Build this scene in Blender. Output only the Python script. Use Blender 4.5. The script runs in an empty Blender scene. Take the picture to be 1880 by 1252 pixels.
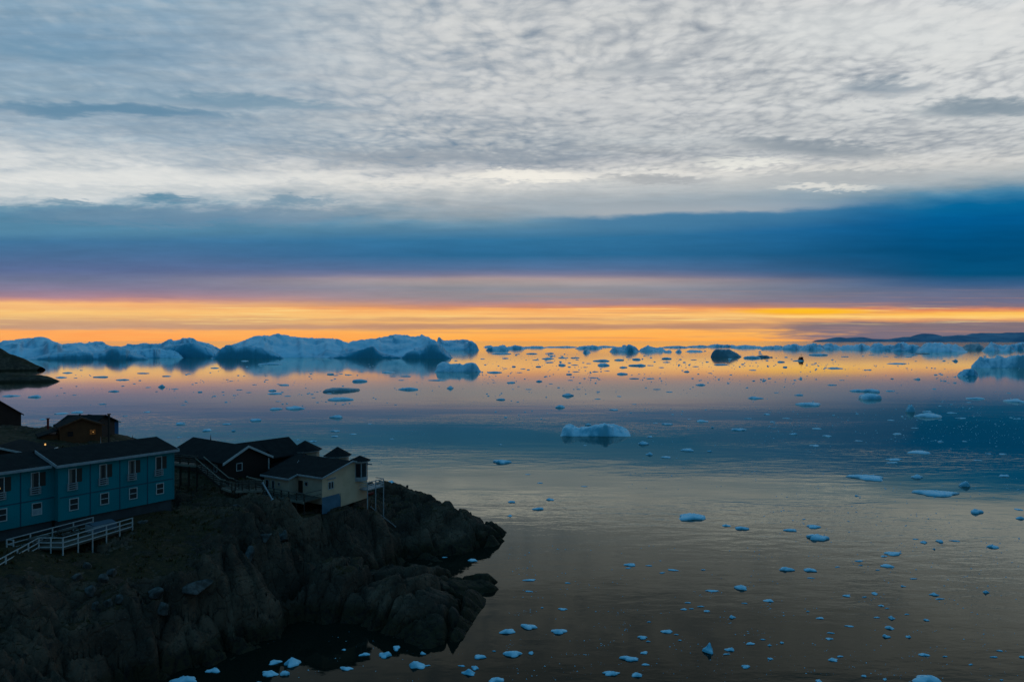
import bpy, bmesh, math, random
import numpy as np
from mathutils import Vector, Matrix
R = math.radians
S = bpy.context.scene
COL = S.collection
F, CX, CY, CAMZ = 1253.0, 940.0, 626.0, 30.0      # focal length and centre in photo pixels, camera height above the water

# ---------------------------------------------------------------- camera
cam_data = bpy.data.cameras.new('camera'); cam = bpy.data.objects.new('camera', cam_data); COL.objects.link(cam)
cam.location = (0, 0, CAMZ); cam.rotation_euler = (R(90), 0, 0)
cam_data.sensor_width = 36.0; cam_data.lens = 36.0 * F / 1880.0
cam_data.clip_start = 0.5; cam_data.clip_end = 200000
S.camera = cam
S.view_settings.view_transform = 'Standard'; S.view_settings.look = 'None'
S.view_settings.exposure = 0.0; S.view_settings.gamma = 1.0; S.view_settings.use_curve_mapping = False
S.cycles.use_denoising = True
S.cycles.max_bounces = 6; S.cycles.diffuse_bounces = 2; S.cycles.glossy_bounces = 3
SUN_AZ, SUN_EL = R(22), R(1.0)

def lin(c):
    o = []
    for v in c[:3]:
        v = v / 255.0
        o.append(v / 12.92 if v <= 0.04045 else ((v + 0.055) / 1.055) ** 2.4)
    return (o[0], o[1], o[2], 1.0)

class NG:
    """small helper that strings shader nodes together"""
    def __init__(s, tree): s.t = tree; s.n = tree.nodes; s.l = tree.links
    def new(s, kind, **kw):
        n = s.n.new(kind)
        for k, v in kw.items(): setattr(n, k, v)
        return n
    def put(s, sock, v):
        if hasattr(v, 'is_linked'): s.l.new(v, sock)
        else: sock.default_value = v
    def m(s, op, a, b=0.0, c=0.0, clamp=False):
        n = s.new('ShaderNodeMath', operation=op, use_clamp=clamp)
        s.put(n.inputs[0], a); s.put(n.inputs[1], b); s.put(n.inputs[2], c)
        return n.outputs[0]
    def sm(s, v, a, b, lo=0.0, hi=1.0):
        n = s.new('ShaderNodeMapRange', interpolation_type='SMOOTHSTEP')
        for i, x in enumerate((v, a, b, lo, hi)): s.put(n.inputs[i], x)
        return n.outputs[0]
    def xyz(s, x, y, z=0.0):
        n = s.new('ShaderNodeCombineXYZ')
        for i, v in enumerate((x, y, z)): s.put(n.inputs[i], v)
        return n.outputs[0]
    def noise(s, vec, scale, detail=3.0, rough=0.5, dist=0.0, col=False):
        n = s.new('ShaderNodeTexNoise', noise_dimensions='3D')
        s.put(n.inputs['Vector'], vec)
        n.inputs['Scale'].default_value = scale; n.inputs['Detail'].default_value = detail
        n.inputs['Roughness'].default_value = rough; n.inputs['Distortion'].default_value = dist
        return n.outputs['Color' if col else 'Fac']
    def vor(s, vec, scale, feature='SMOOTH_F1', smooth=0.6):
        n = s.new('ShaderNodeTexVoronoi', feature=feature)
        s.put(n.inputs['Vector'], vec); n.inputs['Scale'].default_value = scale
        if 'Smoothness' in n.inputs and feature == 'SMOOTH_F1': n.inputs['Smoothness'].default_value = smooth
        return n.outputs['Distance']
    def ramp(s, fac, stops, interp='LINEAR'):
        n = s.new('ShaderNodeValToRGB'); cr = n.color_ramp; cr.interpolation = interp
        stops = sorted(stops)
        while len(cr.elements) < len(stops): cr.elements.new(0.5)
        for e, (p, c) in zip(cr.elements, stops): e.position = p
        for e, (p, c) in zip(cr.elements, stops): e.color = c
        s.put(n.inputs[0], fac); return n.outputs[0]
    def mix(s, f, a, b, mode='MIX'):
        n = s.new('ShaderNodeMix', data_type='RGBA', blend_type=mode)
        n.clamp_factor = True
        s.put(n.inputs[0], f); s.put(n.inputs[6], a); s.put(n.inputs[7], b)
        return n.outputs[2]

# ---------------------------------------------------------------- sky (world)
def build_sky():
    w = bpy.data.worlds.new('World'); S.world = w; w.use_nodes = True
    g = NG(w.node_tree); g.n.clear()
    out = g.new('ShaderNodeOutputWorld'); bg = g.new('ShaderNodeBackground')
    g.l.new(bg.outputs[0], out.inputs[0])
    tc = g.new('ShaderNodeTexCoord'); sp = g.new('ShaderNodeSeparateXYZ')
    g.l.new(tc.outputs['Generated'], sp.inputs[0])
    x, y, z = sp.outputs
    zp = g.m('MAXIMUM', z, 0.0)
    yc = g.m('MAXIMUM', y, 0.10)
    v = g.m('DIVIDE', zp, yc)                                   # height of a cloud deck's edge lying straight across the view
    u = g.m('MINIMUM', g.m('MAXIMUM', g.m('DIVIDE', x, yc), -1.5), 1.5)
    zc = g.m('MAXIMUM', zp, 0.015)
    px, py = g.m('DIVIDE', x, zc), g.m('DIVIDE', y, zc)         # the cloud layer as a flat sheet overhead
    deck = g.xyz(px, py)
    # edges of the decks: ragged above, streaky and nearly level near the horizon
    rag = g.noise(g.xyz(g.m('MULTIPLY', u, 5.0), g.m('MULTIPLY', v, 22.0), 3.1), 1.6, 5, 0.6)
    big = g.noise(g.xyz(g.m('MULTIPLY', u, 1.6), g.m('MULTIPLY', v, 6.0), 7.7), 1.5, 3, 0.5)
    streak = g.noise(g.xyz(g.m('MULTIPLY', u, 4.5), g.m('MULTIPLY', v, 70.0), 1.3), 1.7, 5, 0.65)
    up_zone = g.m('ADD', g.sm(v, 0.15, 0.21), 0.05)
    lo_zone = g.m('SUBTRACT', 1.0, g.sm(v, 0.05, 0.085))
    leftw = g.sm(u, 0.15, -0.25)
    amp_r = g.m('MULTIPLY', up_zone, g.m('ADD', 0.024, g.m('MULTIPLY', leftw, 0.075)))
    dv = g.m('MULTIPLY', g.m('SUBTRACT', rag, 0.5), amp_r)
    dv = g.m('ADD', dv, g.m('MULTIPLY', g.m('SUBTRACT', big, 0.5), g.m('MULTIPLY', g.sm(v, 0.20, 0.30), 0.10)))
    dv = g.m('ADD', dv, g.m('MULTIPLY', g.m('SUBTRACT', streak, 0.5), g.m('MULTIPLY', lo_zone, 0.012)))
    wave = g.noise(g.xyz(g.m('MULTIPLY', u, 1.2), 0.0, 2.0), 1.3, 2, 0.5)
    dv = g.m('ADD', dv, g.m('MULTIPLY', g.m('SUBTRACT', wave, 0.5), g.m('MULTIPLY', g.sm(v, 0.03, 0.1), 0.012)))
    ur = g.m('MINIMUM', g.m('MAXIMUM', g.m('DIVIDE', u, 0.75), 0.0), 1.3)
    zone = g.m('MULTIPLY', g.sm(v, 0.10, 0.19), g.sm(v, 0.34, 0.23))
    dv = g.m('SUBTRACT', dv, g.m('MULTIPLY', g.m('MULTIPLY', ur, zone), 0.038))   # the dark deck climbs to the right
    # far-left streak slopes down to the right
    zl = g.m('MULTIPLY', g.sm(v, 0.25, 0.32), g.sm(v, 0.44, 0.37))
    dv = g.m('ADD', dv, g.m('MULTIPLY', g.m('MULTIPLY', g.m('ADD', u, 0.7), zl), 0.055))
    ve = g.m('ADD', v, dv)
    t = g.m('DIVIDE', ve, 0.625, clamp=True)
    def stops(rows): return [(min(1.0, max(0.0, (626 - yy) / F / 0.625)), lin(c)) for yy, c in rows]
    L = stops([(626, (254, 166, 88)), (607, (254, 172, 96)), (603, (198, 154, 126)), (590, (208, 164, 124)), (583, (232, 180, 120)), (575, (250, 194, 118)), (566, (242, 186, 122)),
               (558, (248, 188, 122)), (552, (212, 150, 130)), (545, (164, 130, 144)), (531, (132, 124, 150)), (517, (112, 119, 148)), (498, (90, 108, 148)),
               (470, (74, 110, 150)), (445, (66, 116, 155)), (428, (84, 134, 164)), (402, (86, 134, 163)), (384, (110, 150, 172)), (374, (166, 184, 195)), (356, (208, 213, 214)),
               (320, (222, 224, 222)), (285, (196, 203, 207)), (250, (160, 178, 192)), (215, (146, 168, 185)), (180, (146, 170, 187)),
               (130, (142, 167, 186)), (70, (124, 156, 180)), (0, (134, 163, 184)), (-157, (80, 140, 172))])
    M = stops([(626, (254, 168, 78)), (607, (254, 182, 92)), (603, (196, 146, 112)), (597, (190, 142, 114)), (591, (250, 188, 108)), (586, (214, 162, 112)), (581, (251, 194, 118)),
               (568, (246, 170, 100)), (563, (204, 138, 112)), (557, (166, 132, 136)), (548, (150, 140, 146)), (530, (141, 142, 151)), (521, (164, 154, 155)), (513, (168, 150, 151)),
               (505, (120, 122, 150)), (494, (84, 112, 150)), (470, (45, 106, 148)), (442, (50, 113, 154)), (422, (84, 130, 160)), (412, (108, 145, 168)),
               (398, (138, 157, 170)), (376, (164, 174, 181)), (352, (192, 196, 197)), (330, (226, 224, 218)), (304, (188, 191, 194)), (280, (160, 168, 176)), (240, (180, 186, 190)), (150, (196, 199, 201)),
               (60, (205, 207, 207)), (0, (200, 203, 204)), (-157, (100, 150, 175))])
    Rr = stops([(626, (170, 124, 116)), (621, (118, 108, 124)), (592, (132, 116, 122)), (588, (228, 158, 102)), (583, (254, 204, 118)), (575, (254, 192, 88)),
                (568, (226, 136, 92)), (563, (138, 116, 126)), (555, (110, 110, 136)), (536, (100, 109, 136)), (521, (58, 94, 134)),
                (502, (6, 80, 121)), (470, (2, 76, 120)), (440, (2, 90, 144)), (418, (6, 100, 150)), (404, (52, 120, 160)), (394, (86, 136, 166)), (384, (132, 156, 171)), (368, (176, 184, 188)), (352, (190, 193, 193)),
                (325, (208, 208, 205)), (260, (194, 197, 198)), (180, (190, 194, 196)),
                (120, (207, 210, 210)), (0, (214, 216, 216)), (-157, (110, 155, 178))])
    cl, cm, cr = g.ramp(t, L), g.ramp(t, M), g.ramp(t, Rr)
    un = g.m('ADD', u, g.m('MULTIPLY', g.m('SUBTRACT', streak, 0.5), 0.5))
    c = g.mix(g.sm(u, -0.62, -0.02), cl, cm)
    lowr = g.m('SUBTRACT', 1.0, g.sm(v, 0.03, 0.045))
    fr = g.m('ADD', g.m('MULTIPLY', lowr, g.sm(un, 0.34, 0.50)), g.m('MULTIPLY', g.m('SUBTRACT', 1.0, lowr), g.sm(u, 0.08, 0.66)))
    c = g.mix(fr, c, cr)
    # thin dark strata streaks in the glowing strip, and its hottest spot
    st2 = g.noise(g.xyz(g.m('MULTIPLY', u, 3.2), g.m('ADD', g.m('MULTIPLY', v, 150.0), g.m('MULTIPLY', u, 1.1)), 9.3), 1.3, 6, 0.66)
    k = g.m('MULTIPLY', g.sm(st2, 0.50, 0.66), g.m('MULTIPLY', lo_zone, g.sm(u, -0.45, 0.25, 0.12, 0.42)))
    c = g.mix(k, c, lin((186, 136, 112)))
    k = g.m('MULTIPLY', g.sm(st2, 0.46, 0.34), g.m('MULTIPLY', g.m('MULTIPLY', g.sm(v, 0.02, 0.03), g.sm(v, 0.054, 0.047)), 0.6))
    c = g.mix(k, c, lin((255, 220, 140)))
    du, dvv = g.m('SUBTRACT', u, 0.43), g.m('SUBTRACT', v, 0.0435)
    spot = g.m('ADD', g.m('POWER', g.m('DIVIDE', du, 0.10), 2.0), g.m('POWER', g.m('DIVIDE', dvv, 0.005), 2.0))
    c = g.mix(g.m('MULTIPLY', g.sm(spot, 1.6, 0.0), 0.85), c, (1.0, 0.52, 0.006, 1))
    mot = g.noise(g.xyz(g.m('MULTIPLY', u, 3.0), g.m('MULTIPLY', v, 30.0), 5.0), 2.2, 6, 0.65)
    c = g.mix(0.24, c, g.mix(mot, (0, 0, 0, 1), (1, 1, 1, 1)), 'OVERLAY')
    # rippled altocumulus on the deck
    warp = g.noise(deck, 2.2, 2, 0.5, col=True)
    wv = g.new('ShaderNodeVectorMath', operation='MULTIPLY_ADD'); g.put(wv.inputs[0], warp); wv.inputs[1].default_value = (0.22, 0.22, 0); g.put(wv.inputs[2], deck)
    cell = g.vor(wv.outputs[0], 10.5, 'SMOOTH_F1', 0.6)
    n1 = g.noise(wv.outputs[0], 7.0, 5, 0.6)
    n2 = g.noise(g.xyz(g.m('MULTIPLY', px, 0.55), py, 4.0), 2.1, 5, 0.6, 0.4)
    n3 = g.noise(g.xyz(g.m('MULTIPLY', px, 0.35), py, 8.0), 5.5, 4, 0.6)
    tex = g.m('ADD', g.m('MULTIPLY', g.m('SUBTRACT', cell, 0.42), -0.6), g.m('MULTIPLY', g.m('SUBTRACT', n1, 0.5), 0.9))
    n4 = g.noise(wv.outputs[0], 26.0, 4, 0.6)
    cell2 = g.vor(wv.outputs[0], 19.0, 'SMOOTH_F1', 0.35)
    fine = g.m('ADD', g.m('MULTIPLY', g.m('SUBTRACT', n4, 0.5), 1.1), g.m('MULTIPLY', g.m('SUBTRACT', cell2, 0.42), -0.9))
    tex = g.m('ADD', tex, g.m('MULTIPLY', fine, g.sm(u, -0.65, 0.0, 0.35, 0.72)))
    tex = g.m('ADD', tex, g.m('MULTIPLY', g.m('SUBTRACT', n2, 0.5), 1.5))
    tex = g.m('ADD', tex, g.m('MULTIPLY', g.m('SUBTRACT', n3, 0.5), 0.35))
    ampl = g.m('MULTIPLY', g.sm(ve, 0.185, 0.275), g.m('ADD', 0.34, g.m('MULTIPLY', g.sm(u, -0.6, 0.0), 0.20)))
    tx = g.m('MULTIPLY', tex, ampl)
    dark = g.mix(g.sm(u, -0.5, 0.3), lin((84, 128, 160)), lin((118, 132, 148)))
    c = g.mix(g.m('MULTIPLY', tx, -1.7, clamp=True), c, dark)
    c = g.mix(g.m('MULTIPLY', g.m('MULTIPLY', tx, 1.0), g.sm(ve, 0.20, 0.24), clamp=True), c, lin((240, 239, 234)))
    # single dark bands and bright rents in the deck
    ud = g.m('ADD', u, g.m('MULTIPLY', g.m('SUBTRACT', big, 0.5), 0.10))
    vd = g.m('ADD', v, g.m('ADD', g.m('MULTIPLY', g.m('SUBTRACT', rag, 0.5), 0.030), g.m('MULTIPLY', tex, 0.012)))
    def patch(cc, xx, yy, wx, wy, slope, col, k):
        u0, v0 = (xx - CX) / F, (CY - yy) / F
        a_ = g.m('DIVIDE', g.m('SUBTRACT', ud, u0), wx / F)
        b_ = g.m('DIVIDE', g.m('SUBTRACT', g.m('SUBTRACT', vd, v0), g.m('MULTIPLY', g.m('SUBTRACT', ud, u0), slope)), wy / F)
        d = g.m('ADD', g.m('MULTIPLY', a_, a_), g.m('MULTIPLY', b_, b_))
        return g.mix(g.m('MULTIPLY', g.sm(d, 1.0, 0.0), k), cc, lin(col))
    for p_ in ((330, 395, 420, 26, 0.0, (112, 140, 165), 0.55), (180, 205, 330, 17, -0.05, (92, 134, 162), 0.85), (470, 190, 240, 16, -0.06, (104, 142, 166), 0.65), (60, 95, 200, 26, -0.08, (104, 146, 174), 0.5), (1820, 200, 170, 24, 0.04, (112, 134, 150), 0.8), (1625, 163, 110, 22, 0.02, (112, 134, 152), 0.65),
               (1480, 268, 190, 20, -0.10, (128, 142, 154), 0.7), (830, 292, 300, 13, -0.01, (150, 160, 170), 0.6), (1210, 330, 120, 12, -0.02, (152, 158, 164), 0.6), (1560, 325, 230, 16, 0.0, (160, 168, 174), 0.5), (1160, 130, 120, 18, 0.0, (165, 173, 180), 0.5),
               (980, 326, 150, 13, 0.0, (242, 238, 228), 0.9), (1370, 300, 120, 12, 0.0, (240, 239, 230), 0.7), (1530, 348, 130, 9, 0.0, (232, 230, 222), 0.7), (280, 330, 420, 20, 0.0, (226, 227, 224), 0.6), (1600, 60, 330, 60, 0.0, (220, 223, 222), 0.5), (300, 368, 90, 9, 0.0, (92, 138, 164), 0.8), (560, 372, 110, 8, 0.0, (120, 150, 170), 0.7), (120, 372, 70, 7, 0.0, (98, 140, 165), 0.7)):
        c = patch(c, *p_)
    # the crisp lower edge of the pale deck, climbing to the right
    ed = g.m('SUBTRACT', g.m('ADD', v, g.m('ADD', g.m('MULTIPLY', g.m('SUBTRACT', wave, 0.5), 0.010), g.m('MULTIPLY', g.m('SUBTRACT', rag, 0.5), 0.020))), g.m('ADD', 0.178, g.m('MULTIPLY', g.m('POWER', g.m('MAXIMUM', u, 0.0), 1.5), 0.052)))
    wE = g.m('MULTIPLY', g.sm(u, -0.02, 0.16), g.sm(u, 0.62, 0.30))
    c = g.mix(g.m('MULTIPLY', wE, g.m('MULTIPLY', g.m('MULTIPLY', g.sm(ed, -0.003, 0.007), g.sm(ed, 0.030, 0.004)), 0.8)), c, lin((172, 178, 183)))
    c = g.mix(g.m('MULTIPLY', wE, g.m('MULTIPLY', g.m('MULTIPLY', g.sm(ed, 0.007, -0.003), g.sm(ed, -0.030, -0.002)), 0.8)), c, lin((64, 120, 158)))
    # overhead and behind the viewer: the dusk side of the sky
    sky = g.new('ShaderNodeTexSky', sky_type='NISHITA'); sky.sun_disc = False; sky.sun_elevation = SUN_EL; sky.sun_rotation = SUN_AZ
    sk = g.mix(1.0, sky.outputs[0], (0.07, 0.07, 0.07, 1), 'MULTIPLY')
    back = g.mix(g.sm(z, 0.0, 0.9), (0.012, 0.070, 0.130, 1), (0.030, 0.190, 0.370, 1))
    back = g.mix(1.0, back, sk, 'ADD')
    bf = g.sm(g.m('DIVIDE', y, g.m('MAXIMUM', g.m('SQRT', g.m('ADD', g.m('MULTIPLY', x, x), g.m('ADD', g.m('MULTIPLY', y, y), g.m('MULTIPLY', z, z)))), 1e-4)), 0.62, 0.10)
    c = g.mix(bf, c, back)
    g.l.new(c, bg.inputs[0]); bg.inputs[1].default_value = 1.0
    w.cycles.sampling_method = 'MANUAL'; w.cycles.sample_map_resolution = 1024
build_sky()
sun_data = bpy.data.lights.new('sun', 'SUN'); sun_data.energy = 0.0012; sun_data.angle = R(20); sun_data.color = (1.0, 0.62, 0.32)
sun = bpy.data.objects.new('sun', sun_data); COL.objects.link(sun)
sun.rotation_euler = Vector((-math.sin(SUN_AZ) * math.cos(SUN_EL), -math.cos(SUN_AZ) * math.cos(SUN_EL), -math.sin(SUN_EL))).to_track_quat('-Z', 'Y').to_euler()

# ---------------------------------------------------------------- helpers
def at(px, py, Y): return ((px - CX) / F * Y, Y, CAMZ - (py - CY) / F * Y)
def wl(py): return CAMZ * F / (py - CY)                     # distance of a point on the water

def tag(o, label=None, cat=None, group=None, kind=None):
    if label: o['label'] = label
    if cat: o['category'] = cat
    if group: o['group'] = group
    if kind: o['kind'] = kind
    return o

def empty(name, loc, rz=0.0, label=None, cat=None, group=None):
    o = bpy.data.objects.new(name, None); COL.objects.link(o)
    o.location = loc; o.rotation_euler = (0, 0, rz); o.empty_display_size = 0.5
    return tag(o, label, cat, group)

def link_mesh(name, verts, faces, mat, parent=None, smooth=False, loc=None):
    me = bpy.data.meshes.new(name)
    me.from_pydata(verts, [], faces); me.update()
    if smooth: me.polygons.foreach_set('use_smooth', [True] * len(me.polygons))
    if mat: me.materials.append(mat)
    o = bpy.data.objects.new(name, me); COL.objects.link(o)
    if parent: o.parent = parent
    if loc: o.location = loc
    return o

class MB:
    def __init__(s): s.v = []; s.f = []
    def box(s, x0, x1, y0, y1, z0, z1):
        b = len(s.v)
        s.v += [(x0, y0, z0), (x1, y0, z0), (x1, y1, z0), (x0, y1, z0), (x0, y0, z1), (x1, y0, z1), (x1, y1, z1), (x0, y1, z1)]
        s.f += [tuple(b + i for i in q) for q in ((0, 3, 2, 1), (4, 5, 6, 7), (0, 1, 5, 4), (1, 2, 6, 5), (2, 3, 7, 6), (3, 0, 4, 7))]
        return s
    def bar(s, p, q, w=0.08, h=None):
        h = h or w
        p, q = Vector(p), Vector(q); d = (q - p).normalized()
        a = d.cross(Vector((0, 0, 1)))
        if a.length < 1e-3: a = Vector((1, 0, 0))
        a.normalize(); c = a.cross(d).normalized()
        b = len(s.v)
        for e in (p, q):
            for sa, sc in ((-1, -1), (1, -1), (1, 1), (-1, 1)): s.v.append(tuple(e + a * (sa * w / 2) + c * (sc * h / 2)))
        s.f += [tuple(b + i for i in k) for k in ((3, 2, 1, 0), (4, 5, 6, 7), (0, 1, 5, 4), (1, 2, 6, 5), (2, 3, 7, 6), (3, 0, 4, 7))]
        return s
    def prism(s, poly, axis, a0, a1):
        """poly: points in the plane; axis 'x': poly is (y,z) swept along x; axis 'y': poly is (x,z); axis 'z': poly is (x,y)"""
        n = len(poly); b = len(s.v)
        for a in (a0, a1):
            for p, q in poly: s.v.append((a, p, q) if axis == 'x' else ((p, a, q) if axis == 'y' else (p, q, a)))
        s.f.append(tuple(b + i for i in reversed(range(n)))); s.f.append(tuple(b + n + i for i in range(n)))
        for i in range(n):
            j = (i + 1) % n; s.f.append((b + i, b + j, b + n + j, b + n + i))
        return s
    def cone(s, c, r, z0, z1, n=8, r1=0.0):
        b = len(s.v)
        for rr, zz in ((r, z0), (max(r1, 0.01), z1)):
            for i in range(n):
                a = 2 * math.pi * (i + 0.5) / n; s.v.append((c[0] + rr * math.cos(a), c[1] + rr * math.sin(a), zz))
        s.f.append(tuple(b + i for i in reversed(range(n)))); s.f.append(tuple(b + n + i for i in range(n)))
        for i in range(n):
            j = (i + 1) % n; s.f.append((b + i, b + j, b + n + j, b + n + i))
        return s
    def build(s, name, mat, parent=None, smooth=False):
        o = link_mesh(name, s.v, s.f, mat, parent, smooth)
        bm = bmesh.new(); bm.from_mesh(o.data); bmesh.ops.recalc_face_normals(bm, faces=bm.faces); bm.to_mesh(o.data); bm.free()
        return o

# numpy noise
def _h(ix, iy, iz, seed):
    n = (ix.astype(np.int64) * 374761393 + iy.astype(np.int64) * 668265263 + iz.astype(np.int64) * 2147483647 + seed * 974711) & 0xffffffff
    n = ((n ^ (n >> 13)) * 1274126177) & 0xffffffff
    n = ((n ^ (n >> 16)) * 2246822519) & 0xffffffff
    return ((n ^ (n >> 15)) & 0xffff) / 65535.0
def vn(x, y, z=None, seed=0):
    x = np.asarray(x, float); y = np.asarray(y, float); z = np.zeros_like(x) if z is None else np.asarray(z, float)
    ix, iy, iz = np.floor(x), np.floor(y), np.floor(z)
    fx, fy, fz = x - ix, y - iy, z - iz
    fx, fy, fz = [f * f * f * (f * (f * 6 - 15) + 10) for f in (fx, fy, fz)]
    r = 0
    for dx in (0, 1):
        for dy in (0, 1):
            for dz in (0, 1):
                r = r + _h(ix + dx, iy + dy, iz + dz, seed) * (fx if dx else 1 - fx) * (fy if dy else 1 - fy) * (fz if dz else 1 - fz)
    return r * 2 - 1
def fbm(x, y, z=None, o=4, seed=0, gain=0.5):
    r, a, f = 0, 1.0, 1.0
    for i in range(o):
        r = r + a * vn(x * f, y * f, None if z is None else z * f, seed + i * 17); a *= gain; f *= 2.03
    return r
def worley(x, y, seed=0, facet=False):
    ix, iy = np.floor(x), np.floor(y); z = np.zeros_like(ix); fac = np.zeros(x.shape)
    f1 = np.full(x.shape, 9.0); f2 = np.full(x.shape, 9.0); cid = np.zeros(x.shape)
    for dx in (-1, 0, 1):
        for dy in (-1, 0, 1):
            cx, cy = ix + dx, iy + dy
            ddx = x - (cx + 0.15 + 0.7 * _h(cx, cy, z, seed)); ddy = y - (cy + 0.15 + 0.7 * _h(cx, cy, z, seed + 5)); d = np.hypot(ddx, ddy)
            n = d < f1
            f2 = np.where(n, f1, np.minimum(f2, d)); cid = np.where(n, _h(cx, cy, z, seed + 9), cid); f1 = np.where(n, d, f1)
            fac = np.where(n, ddx * (_h(cx, cy, z, seed + 13) - 0.5) * 2 + ddy * (_h(cx, cy, z, seed + 19) - 0.5) * 2, fac)
    return (f1, f2, cid, fac) if facet else (f1, f2, cid)
def sst(x, a, b):
    t = np.clip((x - a) / (b - a), 0, 1); return t * t * (3 - 2 * t)

# ---------------------------------------------------------------- materials
MATS = {}
def mat(name, color, rough=0.7, spec=0.3, var=0.0, vscale=2.0, color2=None, bump=0.0, bscale=8.0, emit=None, metal=0.0, wave=None):
    if name in MATS: return MATS[name]
    m = bpy.data.materials.new(name); m.use_nodes = True; g = NG(m.node_tree)
    b = m.node_tree.nodes['Principled BSDF']
    c = (*color, 1.0)
    tc = g.new('ShaderNodeTexCoord').outputs['Object']
    if var or color2:
        n = g.noise(tc, vscale, 5, 0.6)
        c2 = (*color2, 1.0) if color2 else tuple(k * (1 - var) for k in color) + (1.0,)
        g.l.new(g.mix(g.sm(n, 0.35, 0.65), c, c2), b.inputs['Base Color'])
    else: b.inputs['Base Color'].default_value = c
    b.inputs['Roughness'].default_value = rough; b.inputs['Specular IOR Level'].default_value = spec; b.inputs['Metallic'].default_value = metal
    h = None
    if bump: h = g.m('MULTIPLY', g.noise(tc, bscale, 4, 0.6), bump)
    if wave:                                                     # boards: (axis, boards per metre, depth)
        s2 = g.new('ShaderNodeSeparateXYZ'); g.l.new(tc, s2.inputs[0])
        fr = g.m('FRACT', g.m('MULTIPLY', s2.outputs['XYZ'.index(wave[0])], wave[1]))
        gv = g.m('MULTIPLY', g.sm(g.m('ABSOLUTE', g.m('SUBTRACT', fr, 0.5)), 0.36, 0.48), -wave[2])
        h = g.m('ADD', h, gv) if h is not None else gv
    if h is not None:
        bn = g.new('ShaderNodeBump'); bn.inputs['Strength'].default_value = 1.0; bn.inputs['Distance'].default_value = 1.0
        g.l.new(h, bn.inputs['Height']); g.l.new(bn.outputs[0], b.inputs['Normal'])
    if emit:
        b.inputs['Emission Color'].default_value = (*emit[:3], 1); b.inputs['Emission Strength'].default_value = emit[3]
    MATS[name] = m; return m

def water_mat():
    m = bpy.data.materials.new('sea_water'); m.use_nodes = True; g = NG(m.node_tree); b = m.node_tree.nodes['Principled BSDF']
    g.n.remove(b); out = [n for n in g.n if n.type == 'OUTPUT_MATERIAL'][0]
    deep = g.new('ShaderNodeBsdfDiffuse'); deep.inputs[0].default_value = (0.007, 0.011, 0.008, 1)
    top = g.new('ShaderNodeBsdfGlossy'); top.inputs['Color'].default_value = (0.97, 1.0, 0.90, 1); top.inputs['Roughness'].default_value = 0.018
    p = g.new('ShaderNodeNewGeometry').outputs['Position']
    def sc(a, b_, r=0.0):
        n = g.new('ShaderNodeMapping'); n.inputs['Scale'].default_value = (a, b_, 1); n.inputs['Rotation'].default_value = (0, 0, r); g.l.new(p, n.inputs[0]); return n.outputs[0]
    patch = g.sm(g.noise(sc(0.6, 1.4, 0.15), 0.011, 4, 0.55), 0.42, 0.62)
    amp = g.m('ADD', 0.03, g.m('MULTIPLY', patch, 0.32))
    h = g.m('MULTIPLY', g.noise(sc(0.42, 1.0, 0.10), 0.42, 3, 0.5), 0.26)
    h = g.m('ADD', h, g.m('MULTIPLY', g.noise(sc(0.5, 1.0, -0.2), 1.6, 3, 0.55), 0.05))
    psx = g.new('ShaderNodeSeparateXYZ'); g.l.new(p, psx.inputs[0])
    calm = g.sm(psx.outputs[1], 170.0, 420.0, 1.0, 0.08)                   # the outer bay lies glassy among the ice
    h = g.m('MULTIPLY', h, g.m('MULTIPLY', amp, calm))
    h = g.m('ADD', h, g.m('MULTIPLY', g.m('MULTIPLY', g.noise(sc(0.4, 1.0, 0.2), 0.06, 2, 0.5), 0.05), calm))
    bn = g.new('ShaderNodeBump'); bn.inputs['Strength'].default_value = 1.0; bn.inputs['Distance'].default_value = 1.0
    g.l.new(h, bn.inputs['Height']); g.l.new(bn.outputs[0], top.inputs['Normal'])
    g.l.new(g.sm(psx.outputs[1], 110.0, 420.0, 0.028, 0.058), top.inputs['Roughness'])     # wavelets too small to see one by one
    fr = g.new('ShaderNodeFresnel'); fr.inputs['IOR'].default_value = 1.333; g.l.new(bn.outputs[0], fr.inputs['Normal'])
    def gr(v_): return (v_, v_, v_, 1)
    fac = g.ramp(fr.outputs[0], [(0.0, gr(0.004)), (0.02, gr(0.006)), (0.077, gr(0.026)), (0.125, gr(0.066)), (0.182, gr(0.155)), (0.243, gr(0.31)), (0.427, gr(0.44)), (0.60, gr(0.70)), (0.70, gr(0.86)), (0.8, gr(0.95)), (1.0, gr(1.0))])
    mx = g.new('ShaderNodeMixShader'); g.l.new(fac, mx.inputs[0]); g.l.new(deep.outputs[0], mx.inputs[1]); g.l.new(top.outputs[0], mx.inputs[2]); g.l.new(mx.outputs[0], out.inputs['Surface'])
    return m

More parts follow.
